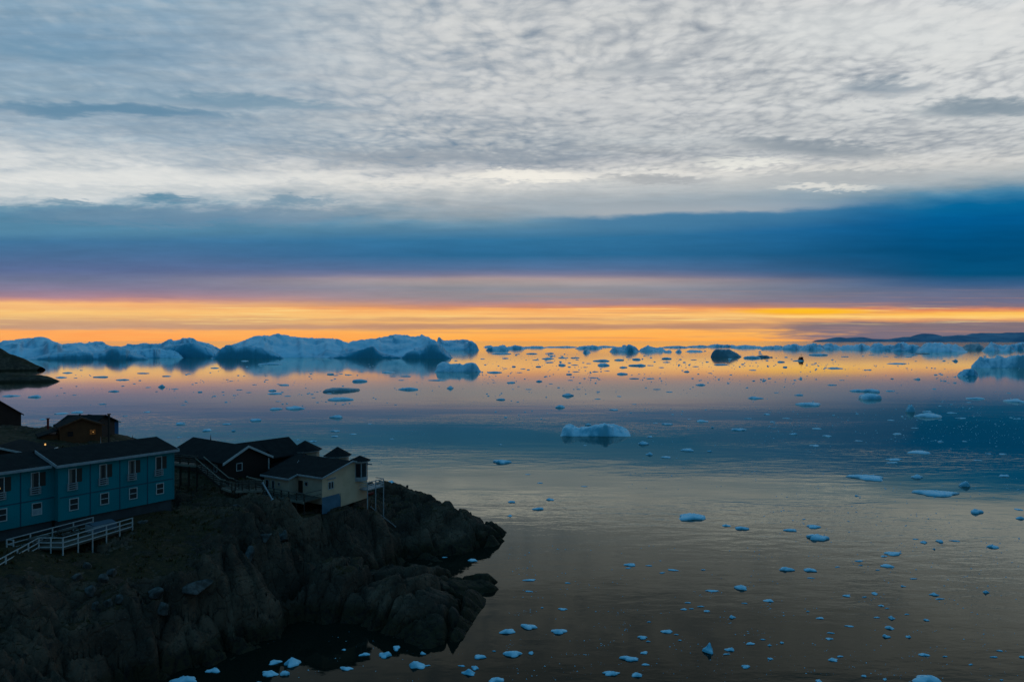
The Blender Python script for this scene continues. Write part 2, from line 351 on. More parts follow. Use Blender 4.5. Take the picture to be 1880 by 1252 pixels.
def ice_mat(name, snow, blue, scale, bump, k=0.5):
    m = bpy.data.materials.new(name); m.use_nodes = True; g = NG(m.node_tree); b = m.node_tree.nodes['Principled BSDF']
    geo = g.new('ShaderNodeNewGeometry'); p = geo.outputs['Position']
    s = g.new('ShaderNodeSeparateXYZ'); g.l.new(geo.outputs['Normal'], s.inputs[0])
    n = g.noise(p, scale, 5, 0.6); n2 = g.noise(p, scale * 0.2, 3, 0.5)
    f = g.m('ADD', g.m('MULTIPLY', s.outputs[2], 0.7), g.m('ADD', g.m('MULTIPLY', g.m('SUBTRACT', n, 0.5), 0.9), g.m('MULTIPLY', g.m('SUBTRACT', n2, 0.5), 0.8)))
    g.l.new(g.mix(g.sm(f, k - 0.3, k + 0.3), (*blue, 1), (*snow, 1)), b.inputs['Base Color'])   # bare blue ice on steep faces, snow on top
    b.inputs['Roughness'].default_value = 0.55; b.inputs['Specular IOR Level'].default_value = 0.3
    bn = g.new('ShaderNodeBump'); bn.inputs['Distance'].default_value = bump
    g.l.new(g.noise(p, scale * 2.5, 5, 0.65), bn.inputs['Height']); g.l.new(bn.outputs[0], b.inputs['Normal'])
    return m

def rock_mat():
    m = bpy.data.materials.new('gneiss_and_tundra'); m.use_nodes = True; g = NG(m.node_tree); b = m.node_tree.nodes['Principled BSDF']
    geo = g.new('ShaderNodeNewGeometry'); p = geo.outputs['Position']
    s = g.new('ShaderNodeSeparateXYZ'); g.l.new(geo.outputs['True Normal'], s.inputs[0]); ps = g.new('ShaderNodeSeparateXYZ'); g.l.new(p, ps.inputs[0])
    n1 = g.noise(p, 0.35, 6, 0.65); n2 = g.noise(p, 1.7, 6, 0.7); n3 = g.noise(p, 7.0, 4, 0.6)
    rock = g.mix(g.sm(n1, 0.35, 0.65), (0.066, 0.042, 0.028, 1), (0.135, 0.088, 0.058, 1))
    n0 = g.noise(p, 0.11, 3, 0.5)
    rock = g.mix(g.m('MULTIPLY', g.sm(n0, 0.56, 0.42), 0.55), rock, (0.022, 0.019, 0.015, 1))
    rock = g.mix(g.m('MULTIPLY', g.sm(n2, 0.52, 0.66), 0.75), rock, (0.018, 0.018, 0.017, 1))            # black lichen
    rock = g.mix(g.m('MULTIPLY', g.sm(n3, 0.60, 0.72), 0.45), rock, (0.150, 0.140, 0.120, 1))             # pale lichen
    veg = g.mix(g.sm(n2, 0.4, 0.62), (0.030, 0.022, 0.010, 1), (0.055, 0.036, 0.014, 1))
    veg = g.mix(g.sm(n3, 0.5, 0.7), veg, (0.020, 0.020, 0.010, 1))
    vf = g.m('MULTIPLY', g.sm(g.m('ADD', s.outputs[2], g.m('MULTIPLY', g.m('SUBTRACT', n2, 0.5), 0.5)), 0.74, 0.86), g.sm(g.m('ADD', n1, g.m('MULTIPLY', ps.outputs[2], 0.02)), 0.48, 0.58))
    vf = g.m('MULTIPLY', vf, g.sm(ps.outputs[2], 2.6, 4.2))
    c = g.mix(vf, rock, veg)
    wet = g.sm(g.m('ADD', ps.outputs[2], g.m('MULTIPLY', g.m('SUBTRACT', n1, 0.5), 2.0)), 2.4, 0.9)
    weed = g.mix(g.sm(n2, 0.45, 0.6), (0.030, 0.024, 0.010, 1), (0.012, 0.012, 0.009, 1))
    c = g.mix(g.m('MULTIPLY', wet, 0.85), c, weed)                                              # tide zone with rockweed
    g.l.new(c, b.inputs['Base Color']); b.inputs['Roughness'].default_value = 0.85; b.inputs['Specular IOR Level'].default_value = 0.15
    bn = g.new('ShaderNodeBump'); bn.inputs['Distance'].default_value = 0.25
    wp = g.new('ShaderNodeVectorMath', operation='MULTIPLY_ADD'); g.put(wp.inputs[0], g.noise(p, 0.5, 3, 0.5, col=True)); wp.inputs[1].default_value = (1.6, 1.6, 1.6); g.put(wp.inputs[2], p)
    mp = g.new('ShaderNodeMapping'); mp.inputs['Scale'].default_value = (0.8, 0.55, 0.35); mp.inputs['Rotation'].default_value = (0, 0, 0.5); g.l.new(wp.outputs[0], mp.inputs[0])
    crack = g.sm(g.vor(mp.outputs[0], 1.0, 'DISTANCE_TO_EDGE'), 0.0, 0.09)
    hh = g.m('ADD', g.m('ADD', g.m('MULTIPLY', crack, g.m('MULTIPLY', g.m('SUBTRACT', 1.0, vf), 0.42)), g.noise(p, 2.2, 7, 0.68)), g.m('MULTIPLY', g.noise(p, 14.0, 3, 0.6), 0.15))
    g.l.new(hh, bn.inputs['Height']); g.l.new(bn.outputs[0], b.inputs['Normal'])
    return m
ROCK = rock_mat()
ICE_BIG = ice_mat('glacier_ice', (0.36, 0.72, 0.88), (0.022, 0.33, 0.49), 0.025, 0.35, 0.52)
ICE_SHADED = ice_mat('shaded_glacier_ice', (0.20, 0.55, 0.72), (0.025, 0.32, 0.47), 0.03, 0.6, 0.5)  # glacier ice with the shade of the front cliffs put into its colour
ICE = ice_mat('floating_ice', (0.44, 0.72, 0.84), (0.12, 0.48, 0.64), 0.9, 0.08, 0.4)
ICE_DIRTY = ice_mat('dirty_ice', (0.22, 0.38, 0.44), (0.09, 0.23, 0.29), 0.6, 0.3, 0.5)

# ---------------------------------------------------------------- sea
def build_sea():
    radii = [0.0] + [25 * 1.42 ** i for i in range(25)] + [95000.0]; n = 48
    v = [(0, 0, 0)]; f = []
    for r in radii[1:]: v += [(r * math.cos(2 * math.pi * k / n), r * math.sin(2 * math.pi * k / n), 0) for k in range(n)]
    for k in range(n): f.append((0, 1 + k, 1 + (k + 1) % n))
    for j in range(len(radii) - 2):
        for k in range(n):
            a_, b_ = 1 + j * n + k, 1 + j * n + (k + 1) % n; f.append((a_, a_ + n, b_ + n, b_))
    return link_mesh('sea', v, f, water_mat())
sea = build_sea()
tag(sea, 'calm dark fjord water mirroring the sunset sky', kind='structure')

# ---------------------------------------------------------------- terrain of the near headland
CTRL = []
def P(px, py, Y, dz=0.0):
    p = at(px, py, Y); CTRL.append((p[0], p[1], p[2] + dz))
def Q(x, y, z): CTRL.append((x, y, z))
for a in ((330, 922, 82), (318, 930, 80), (108, 974, 70), (0, 992, 65), (400, 930, 80), (450, 936, 79), (340, 884, 90), (400, 890, 88), (440, 878, 92), (591, 929, 88), (665, 918, 94),
          (500, 934, 84), (480, 945, 81), (560, 940, 84), (640, 935, 87.5), (700, 930, 92), (690, 893, 108), (750, 893, 108), (800, 906, 107), (840, 926, 104), (866, 941, 103),
          (895, 956, 101), (905, 972, 100), (740, 950, 97), (800, 950, 99), (800, 985, 96), (860, 972, 99), (866, 1000, 98), (720, 985, 93), (760, 1000, 94),
          (650, 1030, 85), (590, 1035, 83), (700, 1030, 88.5), (550, 1020, 82), (600, 985, 85.8), (520, 985, 82), (660, 985, 88.5), (570, 965, 84.6), (640, 960, 87.9),
          (510, 985, 77), (470, 1000, 75), (540, 1035, 76.5), (600, 1050, 76), (650, 1060, 76), (700, 1055, 78), (740, 1068, 74), (790, 1085, 73.5), (830, 1102, 73),
          (860, 1080, 80), (800, 1060, 81), (750, 1050, 83), (872, 1071, 82.5), (740, 1110, 71.5), (800, 1140, 70), (680, 1090, 73.5), (620, 1095, 74), (560, 1080, 75),
          (380, 960, 76), (300, 975, 73), (370, 1070, 66), (440, 1060, 70), (450, 1000, 74), (480, 1060, 71.5), (300, 1040, 67), (250, 1020, 67.5), (150, 1040, 63),
          (120, 1028, 64), (10, 1055, 57.5), (60, 1012, 62), (245, 970, 72), (205, 984, 69.5), (165, 1000, 67.5), (0, 1150, 54), (100, 1150, 56.5), (200, 1150, 59), (300, 1130, 62), (400, 1150, 65), (440, 1120, 68),
          (480, 1150, 68), (0, 1252, 50), (100, 1252, 53), (200, 1240, 57.5), (150, 808, 120), (20, 784, 140), (80, 790, 135), (200, 806, 125)): P(*a)
for a in ((-55, 85, 11.5), (-48, 95, 12), (-60, 75, 11.6), (-42, 97, 11.8), (-36, 98, 11), (-26, 102, 8), (-34, 104, 9.5), (-60, 60, 11.3), (-70, 80, 12.5), (-75, 110, 13), (-90, 140, 12.6),
          (-112, 145, 13), (-75, 130, 12), (-50, 115, 9.5), (-40, 42, 5), (-60, 45, 10), (-80, 50, 12), (-100, 90, 14), (-120, 60, 14)): Q(*a)
SHORE = [(250, 1262), (330, 1232), (440, 1197), (515, 1178), (500, 1135), (550, 1122), (640, 1143), (720, 1168), (790, 1190), (846, 1172), (876, 1127), (900, 1097), (926, 1087), (922, 1071),
         (870, 1062), (800, 1052), (745, 1050), (762, 1042), (800, 1040), (850, 1030), (906, 1006), (932, 990)]
P(905, 1074, 82.3, 0.7); P(918, 1075, 82.0, 0.5)
for a, b in SHORE:
    Y = wl(b); Q((a - CX) / F * Y, Y, 0.0)
for a, b in ((420, 1240), (600, 1200), (560, 1160), (700, 1195), (850, 1215), (900, 1150), (945, 1100), (950, 1060), (900, 1040), (830, 1045), (960, 1000), (300, 1330), (150, 1500)):
    Y = wl(b); Q((a - CX) / F * Y, Y, -2.5)
for a in ((-1, 107, 0), (-6, 113, 0), (-16, 120, 0), (-30, 126, 0), (-45, 135, 0), (-60, 155, 0), (-110, 180, 0), (3, 110, -3), (-4, 120, -3), (-20, 128, -3), (-45, 145, -4), (-60, 170, -4), (-125, 195, -3),
          (-20, 45, -2), (-30, 35, 0), (-25, 30, -2), (5, 60, -4), (5, 80, -4), (5, 140, -5)): Q(*a)
CT = np.array(CTRL); CC = 1.5
def _mq(d2): return -np.sqrt(d2 + CC * CC)
def rbf_fit():
    n = len(CT); d2 = ((CT[:, None, :2] - CT[None, :, :2]) ** 2).sum(-1)
    A = np.zeros((n + 3, n + 3)); A[:n, :n] = _mq(d2) + np.eye(n) * 0.5
    A[:n, n] = 1; A[:n, n + 1:] = CT[:, :2]; A[n, :n] = 1; A[n + 1:, :n] = CT[:, :2].T
    return np.linalg.solve(A, np.concatenate([CT[:, 2], [0, 0, 0]]))
RW = rbf_fit()
def base_h(X, Y):
    h = RW[len(CT)] + RW[len(CT) + 1] * X + RW[len(CT) + 2] * Y
    for i in range(len(CT)): h = h + RW[i] * _mq((X - CT[i, 0]) ** 2 + (Y - CT[i, 1]) ** 2)
    return h
GX0, GX1, GY0, GY1, GS = -126.0, 6.0, 30.0, 190.0, 0.22
gx = np.arange(GX0, GX1, GS); gy = np.concatenate([np.arange(GY0, 128.0, GS), np.arange(128.0, GY1, 0.6)])
GXX, GYY = np.meshgrid(gx, gy)
def detail(X, Y, H):
    gy_, gx_ = np.gradient(H, gy, gx); slope = np.hypot(gx_, gy_)
    a = R(28); U = X * math.cos(a) + Y * math.sin(a); V = -X * math.sin(a) + Y * math.cos(a)
    wu = U + 1.3 * fbm(X * 0.16, Y * 0.16, None, 3, 3); wv_ = V + 1.3 * fbm(X * 0.16 + 40, Y * 0.16, None, 3, 8)
    rocky = np.clip(0.35 + 0.9 * sst(slope, 0.25, 0.8) + 0.9 * fbm(X * 0.07, Y * 0.07, None, 3, 21), 0.05, 1.15)
    rocky *= 1 - 0.75 * sst(H, 10.2, 11.6)
    rocky *= 1 - 0.5 * sst(X, -30, -14)
    near_sea = sst(H, -1.2, 1.6)
    f1, f2, c, fa = worley(wu / 10.0, wv_ / 6.0, 6, True); slab = 1.6 * fa + 1.3 * (c - 0.5) - 1.6 * (1 - sst(f2 - f1, 0.0, 0.10)) + 0.8 * (0.35 - f1 ** 2)
    f1, f2, c, fa = worley(wu / 5.2, wv_ / 3.6, 1, True); e = f2 - f1
    h = rocky * (2.1 * (c - 0.5) - 1.1 * (1 - sst(e, 0.0, 0.16)) + 2.2 * fa - 0.25 * f1 ** 2)
    f1, f2, c, fa = worley(wu / 2.2 + 0.3 * wv_ / 2.2, wv_ / 1.7, 2, True); e = f2 - f1
    h += rocky * (0.8 * (c - 0.5) - 0.45 * (1 - sst(e, 0.0, 0.18)) + 1.0 * fa)
    f1, f2, c, fa = worley(wu / 0.95, wv_ / 0.8, 3, True); e = f2 - f1
    h += rocky * (0.22 * (c - 0.5) - 0.12 * (1 - sst(e, 0.0, 0.2)) + 0.28 * fa)
    h += (slab - 0.9 * sst(Y, 87, 95)) * sst(X, -34, -18)
    h += 0.30 * fbm(X * 0.25, Y * 0.25, None, 4, 31) + 0.07 * fbm(X * 1.3, Y * 1.3, None, 3, 41)
    return H + h * (0.25 + 0.75 * near_sea)
HB = np.clip(base_h(GXX, GYY), -5, 16)
HH = detail(GXX, GYY, HB)
def flatten(cx, cy, ang, x0, x1, y0, y1, z, soft=1.5):
    """level the ground under a building"""
    global HH
    dx, dy = GXX - cx, GYY - cy; lx = dx * math.cos(ang) + dy * math.sin(ang); ly = -dx * math.sin(ang) + dy * math.cos(ang)
    d = np.maximum(np.maximum(x0 - lx, lx - x1), np.maximum(y0 - ly, ly - y1))
    w_ = 1 - sst(d, 0, soft); HH = HH * (1 - w_) + np.minimum(HH, z) * w_
HOT = (-46.5, 70.0, 11.5, math.atan2(.83, .56))
YEL = (-24.5, 88.0, 8.9, math.atan2(.53, -.85))          # local x runs left along the front, from the near right corner
flatten(HOT[0], HOT[1], HOT[3], -16, 12.3, -3.2, 10, 10.4, 1.2)
flatten(-36.3, 93.8, math.atan2(-.547, .835), -14, 0, -4, 5, 11.7)
flatten(YEL[0], YEL[1], YEL[3], -1.8, 11, -9.5, 3.3, 8.1, 1.6)
def ground(x, y):
    i = (x - GX0) / GS; j = np.interp(y, gy, np.arange(len(gy)))
    i = min(max(i, 0), len(gx) - 1.001); j = min(max(j, 0), len(gy) - 1.001); a, b = int(i), int(j); fi, fj = i - a, j - b
    return float((HH[b, a] * (1 - fi) + HH[b, a + 1] * fi) * (1 - fj) + (HH[b + 1, a] * (1 - fi) + HH[b + 1, a + 1] * fi) * fj)
def hit(px, py):
    Y = 40.0
    while Y < 185:
        x, y, z = at(px, py, Y)
        if z <= max(ground(x, y), 0): return (x, y, z)
        Y += 0.1
    return at(px, py, 120)
def build_terrain():
    nx, ny = len(gx), len(gy)
    keep = HH > -3.6
    idx = -np.ones((ny, nx), int); idx[keep] = np.arange(keep.sum())
    jit = 0.06
    X = GXX + jit * vn(GXX * 2, GYY * 2, None, 71); Yy = GYY + jit * vn(GXX * 2, GYY * 2, None, 72)
    verts = np.stack([X[keep], Yy[keep], HH[keep]], 1)
    q = keep[:-1, :-1] & keep[1:, :-1] & keep[:-1, 1:] & keep[1:, 1:]
    faces = np.stack([idx[:-1, :-1][q], idx[:-1, 1:][q], idx[1:, 1:][q], idx[1:, :-1][q]], 1)
    me = bpy.data.meshes.new('rocky_headland'); nv, nf = len(verts), len(faces)
    me.vertices.add(nv); me.vertices.foreach_set('co', verts.astype(np.float32).ravel())
    me.loops.add(nf * 4); me.loops.foreach_set('vertex_index', faces.astype(np.int32).ravel())
    me.polygons.add(nf); me.polygons.foreach_set('loop_start', np.arange(0, nf * 4, 4, dtype=np.int32))
    try: me.polygons.foreach_set('loop_total', np.full(nf, 4, dtype=np.int32))
    except Exception: pass
    me.polygons.foreach_set('use_smooth', np.ones(nf, bool))
    me.update(calc_edges=True); me.validate(); me.materials.append(ROCK)
    o = bpy.data.objects.new('terrain', me); COL.objects.link(o)
    tag(o, 'dark rocky headland of jointed gneiss with brown tundra, sloping into the fjord', kind='structure')
build_terrain()

def heightfield(name, XX, YY, ZZ, m, parent=None):
    ny, nx = XX.shape
    v = np.stack([XX.ravel(), YY.ravel(), ZZ.ravel()], 1).tolist()
    f = [(j * nx + i, j * nx + i + 1, (j + 1) * nx + i + 1, (j + 1) * nx + i) for j in range(ny - 1) for i in range(nx - 1)]
    return link_mesh(name, v, f, m, parent, True)

# far headland on the left edge and the distant mainland
def ridge(name, prof, Y, depth, m, seed, nu=160, nv=50, base=0.0, rough=0.12):
    P_ = np.array(prof, float); X = (P_[:, 0] - CX) / F * Y; Z = CAMZ - (P_[:, 1] - CY) / F * Y
    u = np.linspace(X[0], X[-1], nu); top = np.maximum(np.interp(u, X, Z), 0)
    v = np.linspace(-1, 1, nv); UU, VV = np.meshgrid(u, v)
    hgt = top[None, :] * (1 - np.abs(VV) ** 1.7) ** 0.8
    span = X[-1] - X[0]
    depth = depth * np.clip(top / top.max(), 0.03, 1)[None, :] ** 0.7
    nz = fbm(UU / max(top.max(), 1) * 0.6, VV * depth / max(top.max(), 1) * 0.6, None, 6, seed) + 0.6 * np.abs(fbm(UU / max(top.max(), 1) * 0.35, VV * depth / max(top.max(), 1) * 0.35, None, 4, seed + 7))
    hgt = hgt * (1 + rough * nz * 2) - 0.02 * top.max() * (np.abs(VV) > 0.98) - 0.3
    return heightfield(name, UU, Y + VV * depth, hgt + base, m)
o = ridge('far_headland', [(-900, 676), (-800, 640), (-600, 612), (-420, 622), (-280, 606), (-160, 612), (-60, 624), (0, 639), (14, 649), (40, 657), (62, 669), (76, 674)], 700, 40, ROCK, 4, 420)
tag(o, 'dark rocky point at the left edge, sloping down to the icebergs', kind='structure')
o = ridge('far_headland', [(-620, 700), (-520, 680), (-300, 672), (-160, 674), (0, 682), (30, 683), (55, 686), (80, 689), (100, 696), (110, 700)], 505, 20, ROCK, 14, 360, rough=0.16)
tag(o, 'low dark rock tongue at the left edge, in front of the higher point', kind='structure')
FARROCK = mat('distant_hazed_rock', (0.07, 0.19, 0.30), 0.9, 0.1, color2=(0.16, 0.30, 0.41), vscale=0.0016)  # blue of the distant haze painted into the rock colour
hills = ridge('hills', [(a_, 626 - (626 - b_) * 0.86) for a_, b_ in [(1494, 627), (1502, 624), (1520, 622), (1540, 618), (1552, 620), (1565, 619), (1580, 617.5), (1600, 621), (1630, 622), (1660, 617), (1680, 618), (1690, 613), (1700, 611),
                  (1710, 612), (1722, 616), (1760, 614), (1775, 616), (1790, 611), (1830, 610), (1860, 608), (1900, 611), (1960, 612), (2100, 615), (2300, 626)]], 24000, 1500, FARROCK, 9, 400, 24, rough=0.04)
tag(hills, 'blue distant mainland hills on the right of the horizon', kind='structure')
# ---------------------------------------------------------------- icebergs
def berg(name, prof, base, depth, seed, label=None, m=None, front=0.45, rough=0.10, nu=150, nv=44, parent=None, group=None, dY=0.0, crag=0.0):
    """a berg from its skyline: every skyline point gets its own distance, the back and front fall away to the water"""
    m = m or ICE_BIG
    Y0 = wl(base) + dY
    prof = [(prof[0][0] - 1.2, base + 1)] + list(prof) + [(prof[-1][0] + 1.2, base + 1)]
    P_ = np.array(prof, float); X = (P_[:, 0] - CX) / F * Y0; Z = CAMZ - (P_[:, 1] - CY) / F * Y0
    u = np.linspace(X[0], X[-1], nu); top = np.maximum(np.interp(u, X, Z), 0.0); tm = top.max()
    k = np.array([1, 2, 3, 2, 1.0]) / 9; top = np.convolve(np.pad(top, 2, 'edge'), k, 'valid')
    v = np.linspace(0, 1, nv) ** 1.25
    UU, VV = np.meshgrid(u, v)
    sc = tm * 0.9
    fr = np.clip(front * (1 + 0.7 * fbm(UU / sc * 0.9, UU * 0, None, 3, seed)), 0.12, 0.85)
    rise = np.clip(VV / fr, 0, 1); fall = np.clip((1 - VV) / 0.3, 0, 1)
    shape = np.sin(rise * math.pi / 2) ** (0.85 if m is not ICE_SHADED else 0.35) * np.sin(fall * math.pi / 2) ** 0.7
    taper = np.clip(np.interp(u, X, Z) / (0.22 * tm), 0.15, 1) ** 0.5
    YY = Y0 + (VV - 0.02) * depth * taper[None, :] + 0.10 * depth * fbm(UU / sc * 0.7, UU * 0 + 3.3, None, 4, seed + 3) * (1 - VV)
    n = fbm(UU / sc, YY / sc, None, 6, seed + 11, 0.55); rid = 1 - np.abs(fbm(UU / sc * 0.8 + YY / sc * 0.5, YY / sc * 0.35, None, 4, seed + 23)) * 1.6
    f1, f2, c, fa = worley(UU / sc * 1.1 + 0.3 * n, YY / sc * 0.7, seed + 2, True)
    zz = top[None, :] * shape * (1 + rough * (n * 1.3 + 0.8 * (rid - 0.5)) * (0.25 + 0.75 * (1 - rise * fall))) + tm * rough * 0.6 * n * shape
    zz += tm * (rough * 0.35 * (c - 0.5) + crag * (c - 0.5) * 1.5) * shape * (1 - 0.7 * rise)
    zz += crag * tm * 0.5 * np.maximum(0, fbm(UU / sc * 3.2, YY / sc * 3.2, None, 3, seed + 31)) * shape
    zz += tm * 0.30 * fa * shape * (1 - 0.75 * rise * fall)
    zz = zz - 0.02 * tm - 0.4 * (shape < 0.02)
    XX = UU + (YY - Y0) * (0.5 * (X[0] + X[-1]) / Y0)           # it lies end-on to the shore: its depth runs out to sea
    o = heightfield(name, XX, YY, zz, m, parent)
    if label: tag(o, label, 'iceberg', group)
    return o

BG = 'large icebergs lying across the bay on the left'
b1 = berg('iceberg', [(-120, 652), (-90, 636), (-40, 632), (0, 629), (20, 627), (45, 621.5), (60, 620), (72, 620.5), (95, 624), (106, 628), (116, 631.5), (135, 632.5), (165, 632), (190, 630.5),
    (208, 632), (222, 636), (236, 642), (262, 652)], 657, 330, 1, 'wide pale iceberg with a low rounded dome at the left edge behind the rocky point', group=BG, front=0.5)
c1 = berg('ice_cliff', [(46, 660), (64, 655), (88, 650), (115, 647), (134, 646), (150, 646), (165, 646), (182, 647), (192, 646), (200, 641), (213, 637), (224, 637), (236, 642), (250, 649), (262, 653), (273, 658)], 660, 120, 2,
    m=ICE_SHADED, front=0.2, parent=b1, rough=0.07)
tag(c1, 'shade-painted steep face with a rounded knob')
b2 = berg('iceberg', [(196, 656), (212, 640), (224, 635), (250, 632.5), (257, 629), (263, 628.5), (270, 630.5), (290, 631), (306, 628.5), (315, 624), (330, 622.5), (347, 622), (360, 625), (378, 629), (395, 633), (404, 636), (414, 644), (424, 654)],
    655, 260, 5, 'pale iceberg with a flat-topped hump and a small notch, second large berg from the left', group=BG, front=0.55)
c2 = berg('ice_slope', [(228, 657), (236, 645), (250, 641), (290, 640), (318, 643), (330, 648), (336, 656)], 657.2, 60, 6, front=0.7, parent=b2, rough=0.06)
tag(c2, 'smooth white sloping foot')
c2 = berg('ice_cliff', [(276, 657), (284, 644), (305, 636), (330, 631), (352, 630), (372, 636), (390, 645), (402, 655)], 656.2, 80, 7, m=ICE_SHADED, front=0.2, parent=b2, rough=0.06)
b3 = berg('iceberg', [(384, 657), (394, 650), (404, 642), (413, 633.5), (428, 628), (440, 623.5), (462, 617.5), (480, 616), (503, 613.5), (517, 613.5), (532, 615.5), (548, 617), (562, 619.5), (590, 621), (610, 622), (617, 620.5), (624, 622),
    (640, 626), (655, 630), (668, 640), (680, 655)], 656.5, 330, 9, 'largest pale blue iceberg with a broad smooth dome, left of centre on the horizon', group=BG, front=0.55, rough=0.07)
c3 = berg('ice_cliff', [(386, 659), (396, 650), (404, 641), (415, 635), (430, 635), (437, 638), (448, 636), (465, 637), (482, 640), (500, 646), (515, 653), (522, 658)], 658, 90, 10, m=ICE_SHADED, front=0.2, parent=b3, rough=0.07)
tag(c3, 'shade-painted cliff at its left foot')
b4 = berg('iceberg', [(556, 657), (580, 648), (605, 640), (625, 634), (652, 628.5), (672, 624), (681, 621), (690, 621.5), (700, 618), (712, 615), (730, 614.2), (752, 614.5), (764, 617), (769, 614.5), (777, 612.5), (785, 613.5), (791, 618), (797, 619.5),
    (803, 626), (812, 634), (822, 645), (829, 655)], 656.8, 260, 13, 'pale blue iceberg with a jagged knobbly crest, right neighbour of the broad domed berg', group=BG, front=0.6, rough=0.09, crag=0.03)
c4 = berg('ice_cliff', [(736, 658), (746, 648), (756, 641.5), (768, 640), (778, 640), (788, 633), (797, 630.5), (804, 632), (812, 639), (820, 647), (829, 652), (830, 658)], 658, 70, 15, m=ICE_SHADED, front=0.2, parent=b4, rough=0.09)
tag(c4, 'dark shade-painted lump at its right foot')
c4 = berg('ice_cliff', [(596, 658), (625, 651), (650, 645), (668, 642), (678, 636.5), (686, 636), (695, 645), (705, 650), (735, 654), (748, 657.5)], 657.5, 60, 16, m=ICE_SHADED, front=0.2, parent=b4, rough=0.07)
tag(c4, 'dark shade-painted ridge with a peak along its left foot')
b5 = berg('iceberg', [(792, 645), (799, 634), (803, 619.5), (806, 618.8), (811, 624), (822, 624), (838, 623.5), (856, 624), (868, 627.5), (876, 633.5), (879, 641)], 643, 300, 17, 'small round-backed iceberg peeking out behind the jagged crest of its neighbour', group=BG, front=0.4)
berg('iceberg', [(799, 684), (800, 675), (804, 669), (810, 664.5), (818, 664.5), (826, 667.5), (838, 668.5), (846, 668.5), (850, 670), (856, 667.5), (866, 666), (873, 668.5), (879, 675), (882, 681)], 683, 24, 21,
    'small white saddle-shaped iceberg with two humps, alone in front of the large bergs', ICE, 0.5, 0.07, 90, 30)
berg('iceberg', [(1306, 650), (1309, 645), (1314, 641.5), (1321, 640), (1331, 641), (1342, 644.5), (1351, 648.5), (1357, 652), (1360, 655)], 655.5, 20, 24, 'dark wedge-shaped iceberg with a dirty lopsided back on the bright orange water', ICE_DIRTY, 0.4, 0.12, 90, 30)
berg('iceberg', [(1384, 656), (1390, 653), (1398, 652), (1408, 653), (1418, 655.5)], 656.5, 10, 25, 'little dark iceberg just right of the dirty wedge-shaped berg', ICE_DIRTY, 0.4, 0.12, 50, 20)
berg('iceberg', [(1784, 672), (1789, 664), (1797, 659.5), (1812, 658.5), (1822, 659), (1828, 655), (1836, 652.5), (1842, 656), (1848, 657), (1856, 653), (1866, 651.5), (1876, 653.5), (1890, 655), (1915, 660), (1930, 672)], 675.5, 26, 27,
    'craggy pale blue iceberg cut by the right edge of the photo', ICE, 0.45, 0.14, 110, 36, crag=0.10)
berg('iceberg', [(1757, 690), (1762, 684), (1769, 680.5), (1773, 679), (1778, 677.5), (1783, 678), (1788, 679.5), (1793, 684), (1796, 690)], 690.5, 14, 28, 'small ragged grey iceberg left of the craggy berg at the right edge', ICE_BIG, 0.45, 0.2, 70, 26, crag=0.12)
berg('iceberg', [(1029, 800), (1031, 790), (1036, 785), (1042, 782.5), (1048, 783), (1056, 786), (1062, 788), (1072, 785.5), (1084, 785), (1096, 785), (1105, 782.5), (1112, 781.5), (1120, 785), (1132, 784), (1142, 787), (1150, 791), (1157, 795)], 801, 8.5, 31,
    'long low turquoise iceberg with a ridged top, alone on the dark blue water', ICE, 0.55, 0.14, 120, 34, crag=0.05)
# the belt of ice along the horizon
BELT = 'low icebergs in the belt along the horizon'
rng = random.Random(5)
belt = [(888, 908, 638, 634), (896, 932, 643.5, 633), (930, 962, 641, 634), (958, 1000, 639, 635), (1000, 1060, 638, 635.5), (1060, 1102, 640.5, 633.5), (1098, 1130, 637.5, 634.5), (1122, 1172, 646, 634), (1070, 1084, 648, 641), (1176, 1220, 645, 635),
        (1216, 1262, 638.5, 635), (1218, 1234, 647, 643), (1240, 1252, 647, 642), (1262, 1300, 637.5, 633.5), (1300, 1350, 636, 632), (1346, 1400, 639, 633.5), (1396, 1440, 640.5, 634), (1436, 1476, 641.5, 631), (1470, 1512, 642, 629), (1500, 1545, 641, 631),
        (1540, 1600, 641.5, 631), (1596, 1650, 643, 629), (1640, 1690, 644.5, 627.5), (1684, 1772, 646.5, 627), (1766, 1806, 642, 630), (1806, 1862, 645, 629), (1850, 1905, 642, 628.5), (1262, 1288, 646, 642.5), (1140, 1160, 640, 632)]
def belt_label(i):
    a, b, c, t = belt[i]
    return {24: 'dark dirty lump in the horizon belt at the right end of the longest berg', 1: 'flat pale iceberg with a small hump, first in the horizon belt after the big bergs', 7: 'blocky blue iceberg with a stepped top in the middle of the horizon belt',
            9: 'long low blue iceberg in the horizon belt, right neighbour of the stepped block', 18: 'pointed white iceberg of the horizon belt below the left tip of the mainland hills',
            23: 'longest and brightest flat-topped iceberg of the horizon belt, below the mainland hills', 25: 'blue hump of the horizon belt between the longest belt berg and the right edge',
            8: 'tiny blue cone of ice floating just in front of the horizon belt'}.get(i, 'low blue-grey iceberg in the crowded belt of ice along the horizon')
for i, (a, b, c, t) in enumerate(belt):
    a, b = (a - 3, b + 3) if b - a > 24 else (a, b)
    n = max(6, int((b - a) / 3)); pr = []
    pk = rng.uniform(0.25, 0.75)
    for k in range(n + 1):
        s_ = k / n; e = min(1, s_ / 0.18, (1 - s_) / 0.18) ** 0.6
        e *= 0.66 + 0.30 * max(0, 1 - abs(s_ - pk) / 0.3) + rng.uniform(-0.12, 0.06)
        pr.append((a + (b - a) * s_, c - (c - t) * max(0.02, e)))
    berg('iceberg', pr, max(c, 637.2), 60 + (b - a) * 1.3, 100 + i, belt_label(i), ICE_DIRTY if i == 24 else ICE_BIG, 0.4, 0.16, 50, 18, group=BELT, crag=0.06)

